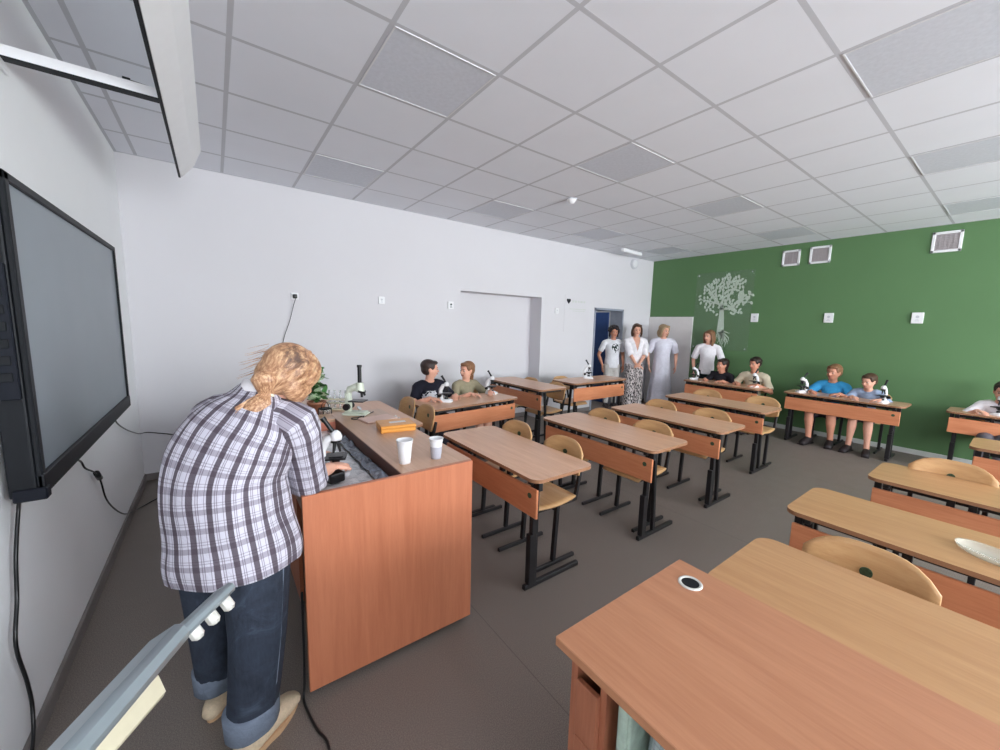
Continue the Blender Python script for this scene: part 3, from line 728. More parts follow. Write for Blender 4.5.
# ------------------------------------------------------------------ lab desk with the sunken well
o = empty('lab_desk', 'tall orange beech lab desk with a sunken well, where the woman leans', 'desk', (0, 0, 0))
H = .872; X0, X1, Y0, Y1 = .832, 1.59, -3.25, -1.86
WX0, WX1, WY0, WY1 = .855, 1.235, -3.225, -2.03; WZ = .795
b = B(); b.box(X0, X1, Y0, Y0+.024, .035, H, .002); b.done('end_panel', 'lab', o)
b = B(); b.box(X1-.02, X1, Y0+.024, Y1, .035, H-.022, .002); b.box(X0+.06, X1-.02, Y1-.02, Y1, .035, H-.022); b.box(X0+.06, X0+.078, Y0+.6, Y1-.02, .035, WZ-.02)
b.box(WX1, WX1+.018, Y0+.024, WY1+.02, .035, H-.022)
b.done('carcass', 'lab', o)
b = B(); b.box(WX1, X1+.006, Y0+.0245, Y1, H-.022, H, .002); b.box(X0, WX1-.001, WY1, Y1, H-.022, H, .002); b.box(X0, X0+.02, Y0+.0245, WY1, H-.06, H-.002, .002)
b.done('worktop', 'labtop', o)
b = B(); b.box(X0+.02, WX1, Y0+.024, WY1+.02, WZ-.015, WZ); b.done('well_tray', 'wellfloor', o)
b = B(); b.box(X0+.02, WX1, WY1, WY1+.018, WZ, H-.022); b.done('well_end_board', 'pinkin', o)
b = B(); b.box(WX1-.004, WX1-.0005, Y0+.03, WY1, WZ, H-.001); b.done('well_side_strip', plain('dark_brown_strip', srgb(92, 60, 50), .5), o)
b = B()
for x in (X0+.1, X1-.06):
    for y in (Y0+.06, Y1-.08): b.box(x-.02, x+.02, y-.02, y+.02, 0, .036)
b.done('feet', 'black', o)
# side table behind it
o = empty('side_table', 'beech table behind the lab desk carrying the plant and the glass lantern', 'table', (0, 0, 0))
b = B(); b.box(.86, 1.475, -1.84, -.42, .73, .755, .002); b.done('tabletop', 'labtop', o)
for x in (.90, 1.43):
    for y in (-1.79, -.47): B().box(x-.022, x+.022, y-.022, y+.022, 0, .73).done('leg', 'lab', o)
B().box(.92, 1.41, -1.80, -1.785, .45, .73).done('front_board', 'lab', o)

# things in the well and on the ledge
def crumple(name, x0, x1, y0, y1, z, amp, mat, lab, cat, seed, nx=26, ny=40):
    from mathutils import noise as mn
    g = []
    for i in range(nx+1):
        row = []
        for j in range(ny+1):
            x = x0+(x1-x0)*i/nx; y = y0+(y1-y0)*j/ny
            e = min(1, min(i, nx-i)/3, min(j, ny-j)/3)
            h = abs(mn.noise(Vector((x*16+seed, y*16, seed))))+.5*abs(mn.noise(Vector((x*40, y*40, seed))))
            row.append((x+.012*mn.noise(Vector((y*12, seed, 0))), y+.012*mn.noise(Vector((x*12, seed, 3))), z+.003+amp*h*(.3+.7*e)))
        g.append(row)
    b = B(); b.quads(g); oo = b.done(name, mat, None, True); md = oo.modifiers.new('thick', 'SOLIDIFY'); md.thickness = .0015
    tag(oo, lab, cat); return oo
crumple('plastic_sheet', .87, 1.17, -3.21, -2.06, WZ, .010, 'marbled', 'crumpled whitish plastic sheet lining the lab desk well', 'sheet', 2)
crumple('dark_film', 1.165, 1.228, -3.18, -2.10, WZ+.012, .04, 'darkfilm', 'crumpled dark grey film along the right side of the well', 'film', 9, 10, 60)
def cup(x, y, z, lab, s=1.0):
    oo = empty('plastic_cup', lab, 'cup', (x, y, z), 0, 'white plastic cups on the lab desk')
    p = [(0, .003), (.024, .003), (.0245, 0), (.026, .0), (.0265, .02), (.028, .022), (.0335, .088), (.035, .092), (.0365, .106), (.0385, .107), (.0385, .110), (.0355, .110), (.0325, .09), (.0262, .02), (.025, .006), (0, .006)]
    B().lathe((0, 0, 0), [(r*s, h*s) for r, h in p], 28).done('body', 'white_pl' if 'left' in lab else M['cupgrey'], oo, True)
    B().cyl((0, 0, .06*s), (0, 0, .062*s), .029*s, n=24).done('water', 'glass', oo)
t = NT('translucent_white_plastic'); s_ = t.sep(t.tc.outputs['Object'])
M['cupgrey'] = t.fin(t.mix(t.math('LESS_THAN', s_[2], .062), srgb(232, 232, 236), srgb(184, 186, 198)), .3)
cup(1.30, -3.10, H, 'white plastic cup on the lab desk ledge, left and nearer one', 1.04)
cup(1.455, -3.12, H, 'white plastic cup with greyish water, right one near the desk edge', .94)
o = empty('wooden_box', 'flat varnished yellow wooden slide box on the lab desk ledge', 'box', (1.485, -2.49, H), math.radians(-8))
B().box(-.105, .105, -.085, .085, 0, .024, .003).done('base', 'box_wood', o); B().box(-.107, .107, -.087, .087, .0255, .044, .003).done('lid', 'box_wood', o)
B().box(-.04, .06, -.02, .02, .0442, .0448).done('paper_label', 'paper', o)
b = B(); b.box(-.11, .11, -.075, .075, 0, .012, .003); oo = b.done('paper_envelope', 'pinkpaper'); oo.location = (1.47, -2.20, H); oo.rotation_euler = (0, 0, .15); tag(oo, 'pinkish paper envelope lying behind the yellow wooden box', 'envelope')
o = empty('metal_tongs', 'thin dark metal tongs with two finger rings on the ledge', 'tongs', (1.36, -2.13, H+.003), math.radians(50))
b = B()
for s in (-1, 1):
    pts = [(.025*math.cos(2*PI*k/14), s*.026+.024*math.sin(2*PI*k/14), .002) for k in range(15)]; b.tube(pts, .003, 6)
    b.tube([(.022, s*.02, .002), (.07, s*.004, .003), (.22, -s*.012, .002)], .0028, 6)
b.done('tong_arms', 'bezel', o, True)
b = B(); b.cyl((.06, 0, -.001), (.06, 0, .008), .005); b.done('pivot', 'chrome', o)
b = B(); b.box(-.14, .14, -.11, .11, 0, .010, .003); b.box(-.14, .14, .10, .11, .01, .014); oo = b.done('white_tray', 'glass'); oo.location = (1.72, -1.62, .70); tag(oo, 'flat clear glass tray on the desk behind the green microscope', 'tray')
# plant, test tube rack, spirit burner lantern
def plant(x, y, z):
    o = empty('potted_plant', 'small green and white leafed potted plant behind the woman head', 'plant', (x, y, z))
    B().lathe((0, 0, 0), [(0, 0), (.05, 0), (.068, .10), (.074, .10), (.074, .118), (.064, .118), (.060, .10), (0, .10)], 24).done('pot', 'pot', o, True)
    st = B(); g = B(); p = B(); rg = random.Random(5)
    for k in range(22):
        a = rg.uniform(0, 2*PI); r = rg.uniform(.02, .14); h = rg.uniform(.12, .34)*(1.1-r*2.0); 
        tip = Vector((r*math.cos(a), r*math.sin(a), .10+h)); st.tube([(0, 0, .09), (tip.x*.4, tip.y*.4, .10+h*.6), tuple(tip)], .003, 5)
        for q in range(9):
            c = Vector((tip.x*.3, tip.y*.3, .13)).lerp(tip, rg.random()**.7)+Vector((rg.uniform(-.03, .03), rg.uniform(-.03, .03), rg.uniform(-.02, .03)))
            u = Vector((rg.uniform(-1, 1), rg.uniform(-1, 1), rg.uniform(-.5, .6))).normalized(); v = u.cross(Vector((rg.random(), rg.random(), 1))).normalized(); l = rg.uniform(.030, .048)
            tgt = g if rg.random() < .58 else p; n_ = u.cross(v)*.004
            vs = [tgt.bm.verts.new(c+w_) for w_ in (-u*l, -u*l*.3+v*l*.5+n_, u*l*.5+v*l*.4, u*l, u*l*.5-v*l*.4, -u*l*.3-v*l*.5+n_)]
            tgt.bm.faces.new(vs)
    st.done('stems', 'leaf', o, True); g.done('green_leaves', 'leaf', o); p.done('pale_leaves', 'leafpale', o)
plant(1.245, -1.34, .755)
o = empty('test_tube_rack', 'white wooden test tube rack holding clear tubes behind the green microscope', 'test tube rack', (1.40, -1.18, .755), math.radians(-38))
b = B(); b.box(-.16, .16, -.035, .035, 0, .012, .002); b.box(-.16, .16, -.035, .035, .09, .10, .002); b.box(-.16, .16, -.035, .035, .06, .067, .002); b.box(-.165, -.155, -.035, .035, 0, .10); b.box(.155, .165, -.035, .035, 0, .10)
b.done('frame', 'cream', o)
for k in range(6):
    oo = B().lathe((0, 0, 0), [(0, 0), (.006, .002), (.009, .010), (.009, .16), (.0105, .163), (.0085, .163), (.0078, .012), (0, .005)], 14).done('test_tube', 'glass', None, True)
    oo.matrix_world = o.matrix_basis @ Matrix.Translation((-.12+.048*k, 0, .013))
    tag(oo, 'clear glass test tube in the white rack, %s' % ('leftmost of the six', 'second from the left', 'third from the left', 'third from the right', 'second from the right', 'rightmost, nearest the green microscope')[k], 'test tube', 'clear test tubes in the rack')
o = empty('glass_lantern', 'small square glass spirit burner lantern on the table by the plant', 'lantern', (1.235, -1.70, .755), .3)
b = B(); b.box(-.035, .035, -.035, .035, 0, .012, .002); b.box(-.035, .035, -.035, .035, .12, .13, .002)
for x in (-.033, .033):
    for y in (-.033, .033): b.bar((x, y, .012), (x, y, .12), .004)
b.tube([(-.03, 0, .13), (-.02, 0, .165), (0, 0, .175), (.02, 0, .165), (.03, 0, .13)], .003, 6); b.done('frame', 'bezel', o)
B().box(-.031, .031, -.031, .031, .013, .118).done('glass_panes', 'glass', o)
B().lathe((0, 0, .012), [(0, 0), (.02, 0), (.022, .03), (.01, .045), (.006, .06), (0, .06)]).done('burner', 'blk_pl', o, True)
o = tag(B().lathe((0, 0, 0), [(0, .003), (.09, .003), (.105, .012), (.112, .014), (.112, .010), (.1, .0), (0, 0)], 36).done('oval_dish', 'frosted', None, True), 'flat clear oval dish on the pale desk at the right edge', 'dish')
o.scale = (1, .62, 1.3); o.location = (2.99, -4.85, .6905); o.rotation_euler = (0, 0, 1.0)
b, _ = cable('', [(5.12, -4.70, .704), (5.2, -4.76, .704), (5.33, -4.74, .704), (5.45, -4.80, .704), (5.5, -5.0, .704), (5.4, -5.3, .704)], .003, ''); tag(b.done('thin_wire', 'blk_pl', None, True), 'thin black wire lying on the desk at the right edge', 'wire')
b, _ = cable('', [(.825, -3.20, .45), (.822, -3.21, .2), (.818, -3.215, .06), (.81, -3.24, .008), (.815, -3.31, .006), (.83, -3.40, .006), (.85, -3.47, .006), (.84, -3.6, .006), (.82, -3.9, .006)], .005, ''); tag(b.done('floor_cable', 'blk_pl', None, True), 'black cable trailing on the floor from the lab desk corner', 'cable')
b = B(); b.box(-.07, .07, -.05, .05, 0, .004, .001); 
oo = b.done('white_card', 'paper'); oo.location = (1.36, -2.93, H); oo.rotation_euler = (0, 0, .9); oo.scale = (.5, .18, .2); tag(oo, 'narrow white paper slip lying on the ledge left of the cups', 'paper')

# ------------------------------------------------------------------ microscopes
def microscope(s=1.0):
    r = empty('microscope', '', 'microscope')            # eyepiece side towards -x
    b = B(); b.poly(rrect(-.075*s, .085*s, -.055*s, .055*s, .03*s), 0, .022*s); b.poly(rrect(-.07*s, .06*s, -.045*s, .045*s, .03*s), .022*s, .034*s); b.done('base', 'white_pl', r, 40)
    b = B(); b.loft([((-.045*s, 0, .03*s), .022*s, .022*s), ((-.062*s, 0, .08*s), .020*s, .024*s), ((-.06*s, 0, .14*s), .018*s, .024*s), ((-.03*s, 0, .195*s), .020*s, .022*s), ((.0, 0, .205*s), .024*s, .02*s)], Vector((0, 1, 0)), 14)
    b.done('arm', 'white_pl', r, True)
    b = B(); b.box(-.045*s, .065*s, -.06*s, .06*s, .095*s, .104*s, .003*s); b.box(-.02*s, .05*s, -.04*s, .04*s, .104*s, .109*s, .001); b.cyl((.01*s, 0, .07*s), (.01*s, 0, .095*s), .02*s); b.done('stage', 'blk_pl', r, 40)
    b = B(); b.cyl((.01*s, 0, .034*s), (.01*s, 0, .056*s), .024*s, .02*s, 20); b.done('lamp', 'blk_pl', r, 40)
    for y in (-1, 1): b = B(); b.cyl((-.058*s, y*.018*s, .075*s), (-.058*s, y*.048*s, .075*s), .019*s, n=18); b.cyl((-.058*s, y*.048*s, .075*s), (-.058*s, y*.058*s, .075*s), .011*s, n=14); b.done('focus_knob', 'blk_pl', r, 40)
    b = B(); b.cyl((.012*s, 0, .178*s), (.012*s, 0, .192*s), .026*s, n=20)
    for a in (0, 2.1, 4.2):
        dx, dy = math.cos(a)*.016*s, math.sin(a)*.016*s; b.cyl((.012*s+dx*.6, dy*.6, .18*s), (.012*s+dx*1.3, dy*1.3, .125*s), .009*s, .006*s, 12)
    b.done('objective_turret', 'blk_pl', r, 40)
    b = B(); b.lathe((.012*s, 0, .192*s), [(0, 0), (.030*s, 0), (.032*s, .02*s), (.024*s, .04*s), (.012*s, .05*s), (0, .052*s)], 20); b.done('head', 'white_pl', r, True)
    b = B(); a = math.radians(32); d_ = Vector((-math.sin(a), 0, math.cos(a))); p = Vector((.006*s, 0, .225*s)); b.cyl(p, p+d_*.085*s, .0115*s, n=16); b.cyl(p+d_*.085*s, p+d_*.105*s, .0145*s, n=16); b.done('eyepiece', 'blk_pl', r, 40)
    return r
mic0 = microscope(.9)
G = 'white student microscopes with black eyepieces'
def pmic(x, y, z, rz, lab): return place(mic0, x, y, rz, lab, G, z)
pmic(1.03, -2.88, WZ+.004, math.radians(-20), 'white microscope in the lab desk well under the bending woman')
pmic(2.56, -1.10, .70, math.radians(-45), 'white microscope in front of the boy in black')
pmic(3.28, -.92, .70, math.radians(-50), 'white microscope in front of the boy in olive')
pmic(5.14, -.82, .765, math.radians(-45), 'white microscope standing alone near the doorway')
pmic(7.16, -1.42, .70, math.radians(125), 'white microscope left of the girl in the dark top')
pmic(7.18, -2.36, .70, math.radians(155), 'white microscope in front of the girl in beige')
pmic(7.28, -2.95, .70, math.radians(135), 'white microscope left of the boy in blue')
pmic(7.28, -3.80, .70, math.radians(165), 'white microscope in front of the boy in grey-blue')
pmic(7.46, -4.72, .70, math.radians(155), 'white microscope at the right edge of the photo')
# the older grey-green one on the ledge
o = empty('vintage_microscope', 'older pale grey-green microscope with tall black tube on the ledge', 'microscope', (1.385, -1.98, H), math.radians(-40))
b = B(); b.box(-.085, .085, -.05, .05, 0, .016, .006, 2); b.box(-.075, .075, -.04, .04, .016, .026, .004); b.done('base', 'micro_grey', o)
b = B(); b.box(-.075, -.035, -.022, .022, .02, .16, .008, 2); b.loft([((-.055, 0, .15), .022, .02), ((-.045, 0, .185), .024, .024), ((0, 0, .20), .024, .028), ((.03, 0, .20), .026, .026)], Vector((0, 1, 0)), 16); b.done('arm', 'micro_grey', o, 40)
b = B(); b.cyl((.03, 0, .175), (.03, 0, .235), .034, .024, 24); b.done('head', 'micro_grey', o, 40)
b = B(); b.cyl((.03, 0, .235), (.03, 0, .345), .0135, n=20); b.cyl((.03, 0, .345), (.03, 0, .362), .017, n=20); b.done('eyepiece_tube', 'blk_pl', o, 40)
b = B(); b.cyl((.035, 0, .168), (.04, 0, .182), .034, n=24); b.cyl((.045, 0, .13), (.042, 0, .17), .009, n=12); b.cyl((.06, .015, .14), (.05, .01, .17), .008, n=12); b.done('objective_turret', 'blk_pl', o, 40)
b = B(); b.box(-.04, .07, -.045, .045, .098, .106, .002); b.done('stage', 'blk_pl', o)
for y in (-1, 1): B().cyl((-.055, y*.02, .06), (-.055, y*.045, .06), .024, n=20).done('focus_knob', 'blk_pl', o, 40)
b = B(); b.cyl((.02, 0, .045), (.025, 0, .05), .018, n=18); b.cyl((.02, 0, .026), (.02, 0, .046), .004, n=8); b.done('mirror', 'chrome', o, 40)
b = B(); b.box(-.035, .035, -.03, .03, 0, .045, .006, 2); oo = b.done('black_block', 'blk_pl'); oo.location = (1.005, -3.0, WZ+.015); oo.rotation_euler = (0, 0, .3); tag(oo, 'small black lamp block in the well before the microscope', 'lamp block')

#PEOPLE#
# ------------------------------------------------------------------ people
def ik(a, t, l1, l2, hint):
    """elbow / knee position between a and t"""
    a, t = Vector(a), Vector(t); d = t-a; L = min(d.length, (l1+l2)*.995); d.normalize(); t = a+d*L
    x = (l1*l1-l2*l2+L*L)/(2*L); h = math.sqrt(max(1e-6, l1*l1-x*x)); hv = Vector(hint); hv = (hv-d*hv.dot(d)).normalized()
    return a+d*x+hv*h, t
def hand(b, wrist, dirn, palm_n, side, s=1.0, curl=.5):
    """palm, five bent fingers; dirn = pointing direction, palm_n = the way the palm faces"""
    d = Vector(dirn).normalized(); pn = Vector(palm_n); pn = (pn-d*pn.dot(d)).normalized(); l = d.cross(pn)*side   # l points to the thumb side
    w = Vector(wrist)
    b.loft([(w-d*.01*s, .024*s, .018*s, l), (w+d*.03*s, .034*s, .015*s, l), (w+d*.065*s, .040*s, .014*s, l), (w+d*.088*s, .037*s, .011*s, l)], l, 12)
    for k, (o_, L, r) in enumerate(((.028, .068, .0085), (.010, .078, .0088), (-.009, .072, .0085), (-.027, .056, .0075))):
        p = w+d*.082*s+l*o_*s; c = curl*(1+.12*k); q = d.copy(); P = [p]
        for seg, f in ((0, .45), (1, .32), (2, .23)):
            ang = c*(.35+.5*seg); q = (d*math.cos(ang)+pn*math.sin(ang)).normalized(); P.append(P[-1]+q*L*f*s)
        b.tube(P, [r*s, r*s, r*.92*s, r*.75*s], 8)
    p = w+d*.025*s+l*.026*s; P = [p, p+(d*.6+l*.75+pn*.2).normalized()*.032*s, p+(d*.62+l*.70+pn*.25).normalized()*.032*s+(d*.9+l*.25+pn*.3).normalized()*.028*s]
    P.append(P[-1]+(d+pn*.35).normalized()*.018*s); b.tube(P, [.012*s, .0105*s, .0095*s, .008*s], 8)
def head_parts(H, s, child, style, hairmat_, root, b, vox=.006, face=True, skin=None):
    """H: 4x4 head frame (x forward, z up, origin = head centre). Adds skull to b, builds hair, eyes, mouth"""
    k = s*(1.0 if not child else .93)
    def P(x, y, z): return H @ Vector((x*k, y*k, z*k))
    R3 = H.to_3x3()
    def ell(bb, c, a, bb_, cc): bb.ball(P(*c), 1, a*k, bb_*k, cc*k, 20, R3)
    ell(b, (-.012, 0, .025), .096, .076, .090); ell(b, (.012, 0, -.02), .078, .066, .085); ell(b, (.030, 0, -.072), .048, .046, .036)
    ell(b, (.040, 0, -.030), .045, .055, .045)
    b.loft([(P(.084, 0, .015), .007*k, .007*k), (P(.100, 0, -.010), .010*k, .010*k), (P(.104, 0, -.022), .014*k, .011*k)], R3 @ Vector((0, 1, 0)), 10)
    ell(b, (.078, 0, .028), .012, .045, .009)
    for y in (-1, 1): ell(b, (-.005, y*.074, -.005), .016, .009, .030); ell(b, (.062, y*.034, -.02), .022, .022, .018)
    ell(b, (.082, 0, -.052), .012, .022, .010)
    if face:
        e = B()
        for y in (-1, 1): B().ball(P(.0735, y*.031, .006), 1, .0125*k, .0135*k, .0075*k, 14, R3).done('eye', 'eyewhite', root, True)
        e.bm.free()
        for y in (-1, 1): B().ball(P(.0835, y*.031, .006), 1, .0045*k, .0078*k, .0072*k, 12, R3).done('iris', 'iris', root, True)
        e = B(); e.loft([(P(.080, -.024, -.052), .003*k, .003*k), (P(.092, -.010, -.0505), .005*k, .006*k), (P(.0945, 0, -.052), .005*k, .006*k), (P(.092, .010, -.0505), .005*k, .006*k), (P(.080, .024, -.052), .003*k, .003*k)], R3 @ Vector((1, 0, 0)), 10)
        e.done('mouth', 'lip', root, True)
        for y in (-1, 1): B().loft([(P(.079, y*.046, .026), .003*k, .002*k), (P(.087, y*.032, .031), .004*k, .003*k), (P(.089, y*.014, .028), .003*k, .003*k)], R3 @ Vector((1, 0, 0)), 8).done('eyebrow', hairmat_, root, True)
    h = B()
    ell(h, (-.030, 0, .046), .100, .085, .083); ell(h, (-.052, 0, .005), .068, .080, .080)
    if style in ('short', 'mullet', 'bun'):
        ell(h, (.040, .0, .088), .048, .060, .026)
        ell(h, (-.035, 0, -.03), .050, .072, .050)
        for y in (-1, 1): ell(h, (.012, y*.062, .045), .040, .018, .048)
    if style == 'mullet':
        h.loft([(P(-.07, 0, -.03), .050*k, .03*k), (P(-.078, 0, -.09), .045*k, .022*k), (P(-.082, 0, -.15), .030*k, .016*k)], R3 @ Vector((0, 1, 0)), 14)
    if style == 'bun':
        ell(h, (-.135, 0, .03), .032, .034, .034)
    if style in ('bob', 'long'):
        dz = -.115 if style == 'bob' else -.165
        ell(h, (.044, .02, .088), .046, .062, .026); ell(h, (-.06, 0, -.06), .050, .082, .068)
        for y in (-1, 1):
            h.loft([(P(.030, y*.045, .085), .038*k, .02*k), (P(.018, y*.076, .045), .045*k, .020*k), (P(.010, y*.088, -.01), .045*k, .019*k), (P(.008, y*.090, -.06), .042*k, .019*k), (P(.010, y*.080, dz), .028*k, .014*k)], R3 @ Vector((1, 0, 0)), 14)
        h.loft([(P(-.09, 0, .0), .075*k, .03*k), (P(-.09, 0, -.06), .08*k, .03*k), (P(-.075, 0, dz), .065*k, .024*k)], R3 @ Vector((0, 1, 0)), 16)
    if style == 'curly':
        rg = random.Random(11)
        for i in range(70):
            u = rg.uniform(-.25, 1); a = rg.uniform(0, 2*PI); rr_ = math.sqrt(max(0, 1-u*u))
            x, y, z = math.cos(a)*rr_*.105-.018, math.sin(a)*rr_*.098, u*.105+.03
            if x > .045 and z < .07: continue
            ell(h, (x, y, z), .026, .026, .024)
        for y in (-1, 1): 
            for z in (-.02, -.05, -.075): ell(h, (-.01, y*.084, z), .028, .02, .026)
    me = fuse(h, .0065, 2); link_mesh('hair', me, hairmat_, root, True)
def person(label, loc, rz, s=1.0, pose='stand', child=False, skin='skin', hair='bob', hairm='hair_brown', head=(0, 0), top='white_top', sleeve=.55, bottom='offwhite', bkind='trousers', shoes='shoe_dark',
           arms=None, lean=0.0, vox=.009, blen=1.0, girth=1.0, neckline=None, hidelegs=False, legs=None, sleevefit=1.35, vneck=0, hs=1.0):
    root = empty('person', label, 'person', loc, rz)
    fw = Vector((1, 0, 0)); S = s
    if pose == 'stand': zp = .92*S; kt = .335*S
    else: zp = .52*S if not child else .40+.085
    if child: tor = .335*S; sh = .150*S; hw = .092*S
    else: tor = .445*S; sh = .178*S*(.5+.5*girth); hw = .12*S*girth
    up = Vector((math.sin(lean), 0, math.cos(lean)))
    pel = Vector((0, 0, zp)); chest = pel+up*tor*.72; neck = pel+up*tor*1.08; hc = neck+up*(.122 if child else .135)*S+Vector((.02*S, 0, 0))
    Y = Vector((0, 1, 0)); g = girth
    b = B()
    b.loft([(pel-up*.06*S, hw*.80, hw*.68), (pel, hw*.92, hw*.74), (pel+up*tor*.3, hw*.86, hw*.68), (pel+up*tor*.6, hw*.98, hw*.76), (pel+up*tor*.85, sh*.86, hw*.66), (pel+up*tor*.97, sh*.55, hw*.45)], Y, 20)
    for sd in (1, -1): b.loft([(neck-up*.04*S+Y*sd*.02*S, .045*S, None), (pel+up*tor*.965+Y*sd*sh*.55, .045*S, None), (pel+up*tor*.90+Y*sd*sh*.95, .040*S, None)], n=12)
    b.loft([(pel+up*tor*.95, .055*S, .05*S), (neck, .046*S, .05*S), (hc-up*.05*S, .044*S, .048*S)], Y, 14)
    Rh = Matrix.Rotation(math.radians(head[0]), 4, 'Z') @ Matrix.Rotation(math.radians(head[1]), 4, 'Y')
    Hm = Matrix.Translation(hc) @ Rh
    head_parts(Hm, S*hs, child, hair, hairm, root, b)
    la, lf = (.26*S, .235*S) if not child else (.225*S, .205*S)
    A = {}
    for side in (1, -1):
        sp = pel+up*tor*.885+Y*side*sh*.96
        tgt, hint, pn, hd = (arms or {}).get(side, ((.05, side*(sh+.035*S), zp-.04*S), (-.5, side*.3, 0), (0, -side, 0), (.1, 0, -1)))
        el, wr = ik(sp, tgt, la, lf, hint); A[side] = (sp, el, wr)
        b.loft([(sp, .046*S*g), (sp.lerp(el, .4), .042*S*g), (el, .034*S)] and [(sp, .046*S*g, None), (sp.lerp(el, .4), .042*S*g, None), (el, .034*S, None), (el.lerp(wr, .35), .034*S, None), (wr, .023*S, None)], n=12)
    Lg = {}
    for side in (1, -1):
        hp = pel+Y*side*hw*.55-up*.03*S
        if pose == 'stand':
            kn = Vector((.02*S, side*hw*.62, .48*S)); an = Vector((-.01, side*hw*.65, .085*S)); toe = Vector((.14*S, side*hw*.8, .03))
        else:
            kx = (.37 if child else .44)*S; kz = zp-.03; sp_ = (legs or {}).get(side, (0, 0, 0))
            kn = Vector((kx, side*(hw*.7)+sp_[0], kz)); an = Vector((kx+sp_[1], side*(hw*.75)+sp_[2], .085)); toe = an+Vector((.13*S, side*.02, -.055))
        Lg[side] = (hp, kn, an, toe)
        if not (pose == 'stand' and bkind in ('dress',) and False):
            b.loft([(hp, .062*S*g, None), (hp.lerp(kn, .5), .060*S*g, None), (kn, .052*S, None), (kn.lerp(an, .3), .052*S, None), (kn.lerp(an, .7), .036*S, None), (an, .033*S, None)], n=14)
            b.loft([(an+Vector((-.03*S, 0, -.03)), .03*S, .03*S), (toe, .032*S, .02)], Y, 12)
    me = fuse(b, vox, 3)
    bm = bmesh.new(); bm.from_mesh(me); hb = B(); hb.bm.free(); hb.bm = bm
    for side in (1, -1):
        tgt, hint, pn, hd = (arms or {}).get(side, ((.05, side*(sh+.035*S), zp-.04*S), (-.5, side*.3, 0), (0, -side, 0), (.1, 0, -1)))
        hand(hb, A[side][2], hd, pn, -side if False else side*1, S*(.85 if child else 1.0))
    bmesh.ops.recalc_face_normals(bm, faces=bm.faces[:]); bm.to_mesh(me); bm.free()
    link_mesh('body', me, skin, root, True)
    # top
    t = B(); o1 = 1.10; zlow = pel-up*(.10*S)
    t.loft([(zlow, hw*1.08*blen, hw*.92*blen), (pel+up*.02, hw*1.12, hw*.94), (pel+up*tor*.3, hw*1.02, hw*.84), (pel+up*tor*.6, hw*1.12, hw*.94), (pel+up*tor*.86, sh*.92, hw*.78), (pel+up*tor*.97, sh*.62, hw*.56), (pel+up*tor*1.03, .066*S, .062*S)], Y, 24, False)
    for sd in (1, -1): t.loft([(neck-up*.055*S+Y*sd*.025*S, .054*S, None), (pel+up*tor*.965+Y*sd*sh*.55, .056*S, None), (pel+up*tor*.90+Y*sd*sh*.97, .056*S, None)], n=14)
    for side in (1, -1):
        sp, el, wr = A[side]; f = sleeve
        end = sp.lerp(el, min(1, f/.5)) if f <= .5 else el.lerp(wr, (f-.5)/.5)
        pts = [(sp, .057*S, None), (sp.lerp(el, .25), .046*S*g*sleevefit/1.2, None)]
        if f > .5: pts += [(el, .045*S*sleevefit/1.2, None), (end, .038*S*sleevefit/1.1, None)]
        else: pts += [(end, .046*S*sleevefit/1.15, None)]
        t.loft(pts, n=14, dome=False)
    tm = fuse(t, .008, 4)
    if vneck:
        bm = bmesh.new(); bm.from_mesh(tm); z1 = neck.z; z0 = z1-vneck
        kill = [f for f in bm.faces if f.calc_center_median().x > pel.x+.01 and f.normal.x > .1 and z0 < f.calc_center_median().z and abs(f.calc_center_median().y) < .075*S*(f.calc_center_median().z-z0)/vneck]
        bmesh.ops.delete(bm, geom=kill, context='FACES'); bm.to_mesh(tm); bm.free()
    link_mesh('top', tm, top, root, True)
    # bottom
    if bkind in ('trousers', 'wide', 'shorts'):
        t = B(); t.loft([(pel-up*.08*S, hw*1.02, hw*.86), (pel+up*.07*S, hw*.98, hw*.84)], Y, 20)
        for side in (1, -1):
            hp, kn, an, toe = Lg[side]
            if bkind == 'shorts': t.loft([(hp, .088*S*g, None), (hp.lerp(kn, .5), .084*S*g, None), (hp.lerp(kn, .92), .078*S*g, None)], n=16, dome=False)
            elif bkind == 'trousers': t.loft([(hp, .088*S*g, None), (hp.lerp(kn, .5), .078*S*g, None), (kn, .064*S*g, None), (kn.lerp(an, .5), .058*S, None), (an+Vector((0, 0, .01)), .052*S, None)], n=16, dome=False)
            else: t.loft([(hp, .09*S*g, None), (hp.lerp(kn, .5), .092*S*g, None), (kn, .092*S, None), (kn.lerp(an, .5), .10*S, None), (an-Vector((0, 0, .04)), .112*S, None)], n=18, dome=False)
        link_mesh({'shorts': 'shorts', 'wide': 'trousers', 'trousers': 'trousers'}[bkind], fuse(t, .009, 3), bottom, root, True)
    if bkind == 'dress':
        t = B(); zs = [pel+Vector((0, 0, .12*S)), pel, pel-Vector((0, 0, .25*S)), pel-Vector((0, 0, .5*S)), pel-Vector((0, 0, zp-.10))]
        ws = [(hw*.98, hw*.82), (hw*1.12, hw*.95), (hw*1.25, hw*1.12), (hw*1.45, hw*1.3), (hw*1.7, hw*1.5)]
        rings = []
        for i in range(17):
            u = i/16*4; j = min(3, int(u)); v = u-j; rings.append((zs[j].lerp(zs[j+1], v), ws[j][0]*(1-v)+ws[j+1][0]*v, ws[j][1]*(1-v)+ws[j+1][1]*v))
        t.loft(rings, Y, 72, False, True, lambda a, i, q: 1+.05*q*math.sin(9*a+1.5*math.sin(2*a))+.02*q*math.sin(17*a))
        t.done('skirt', bottom, root, True)
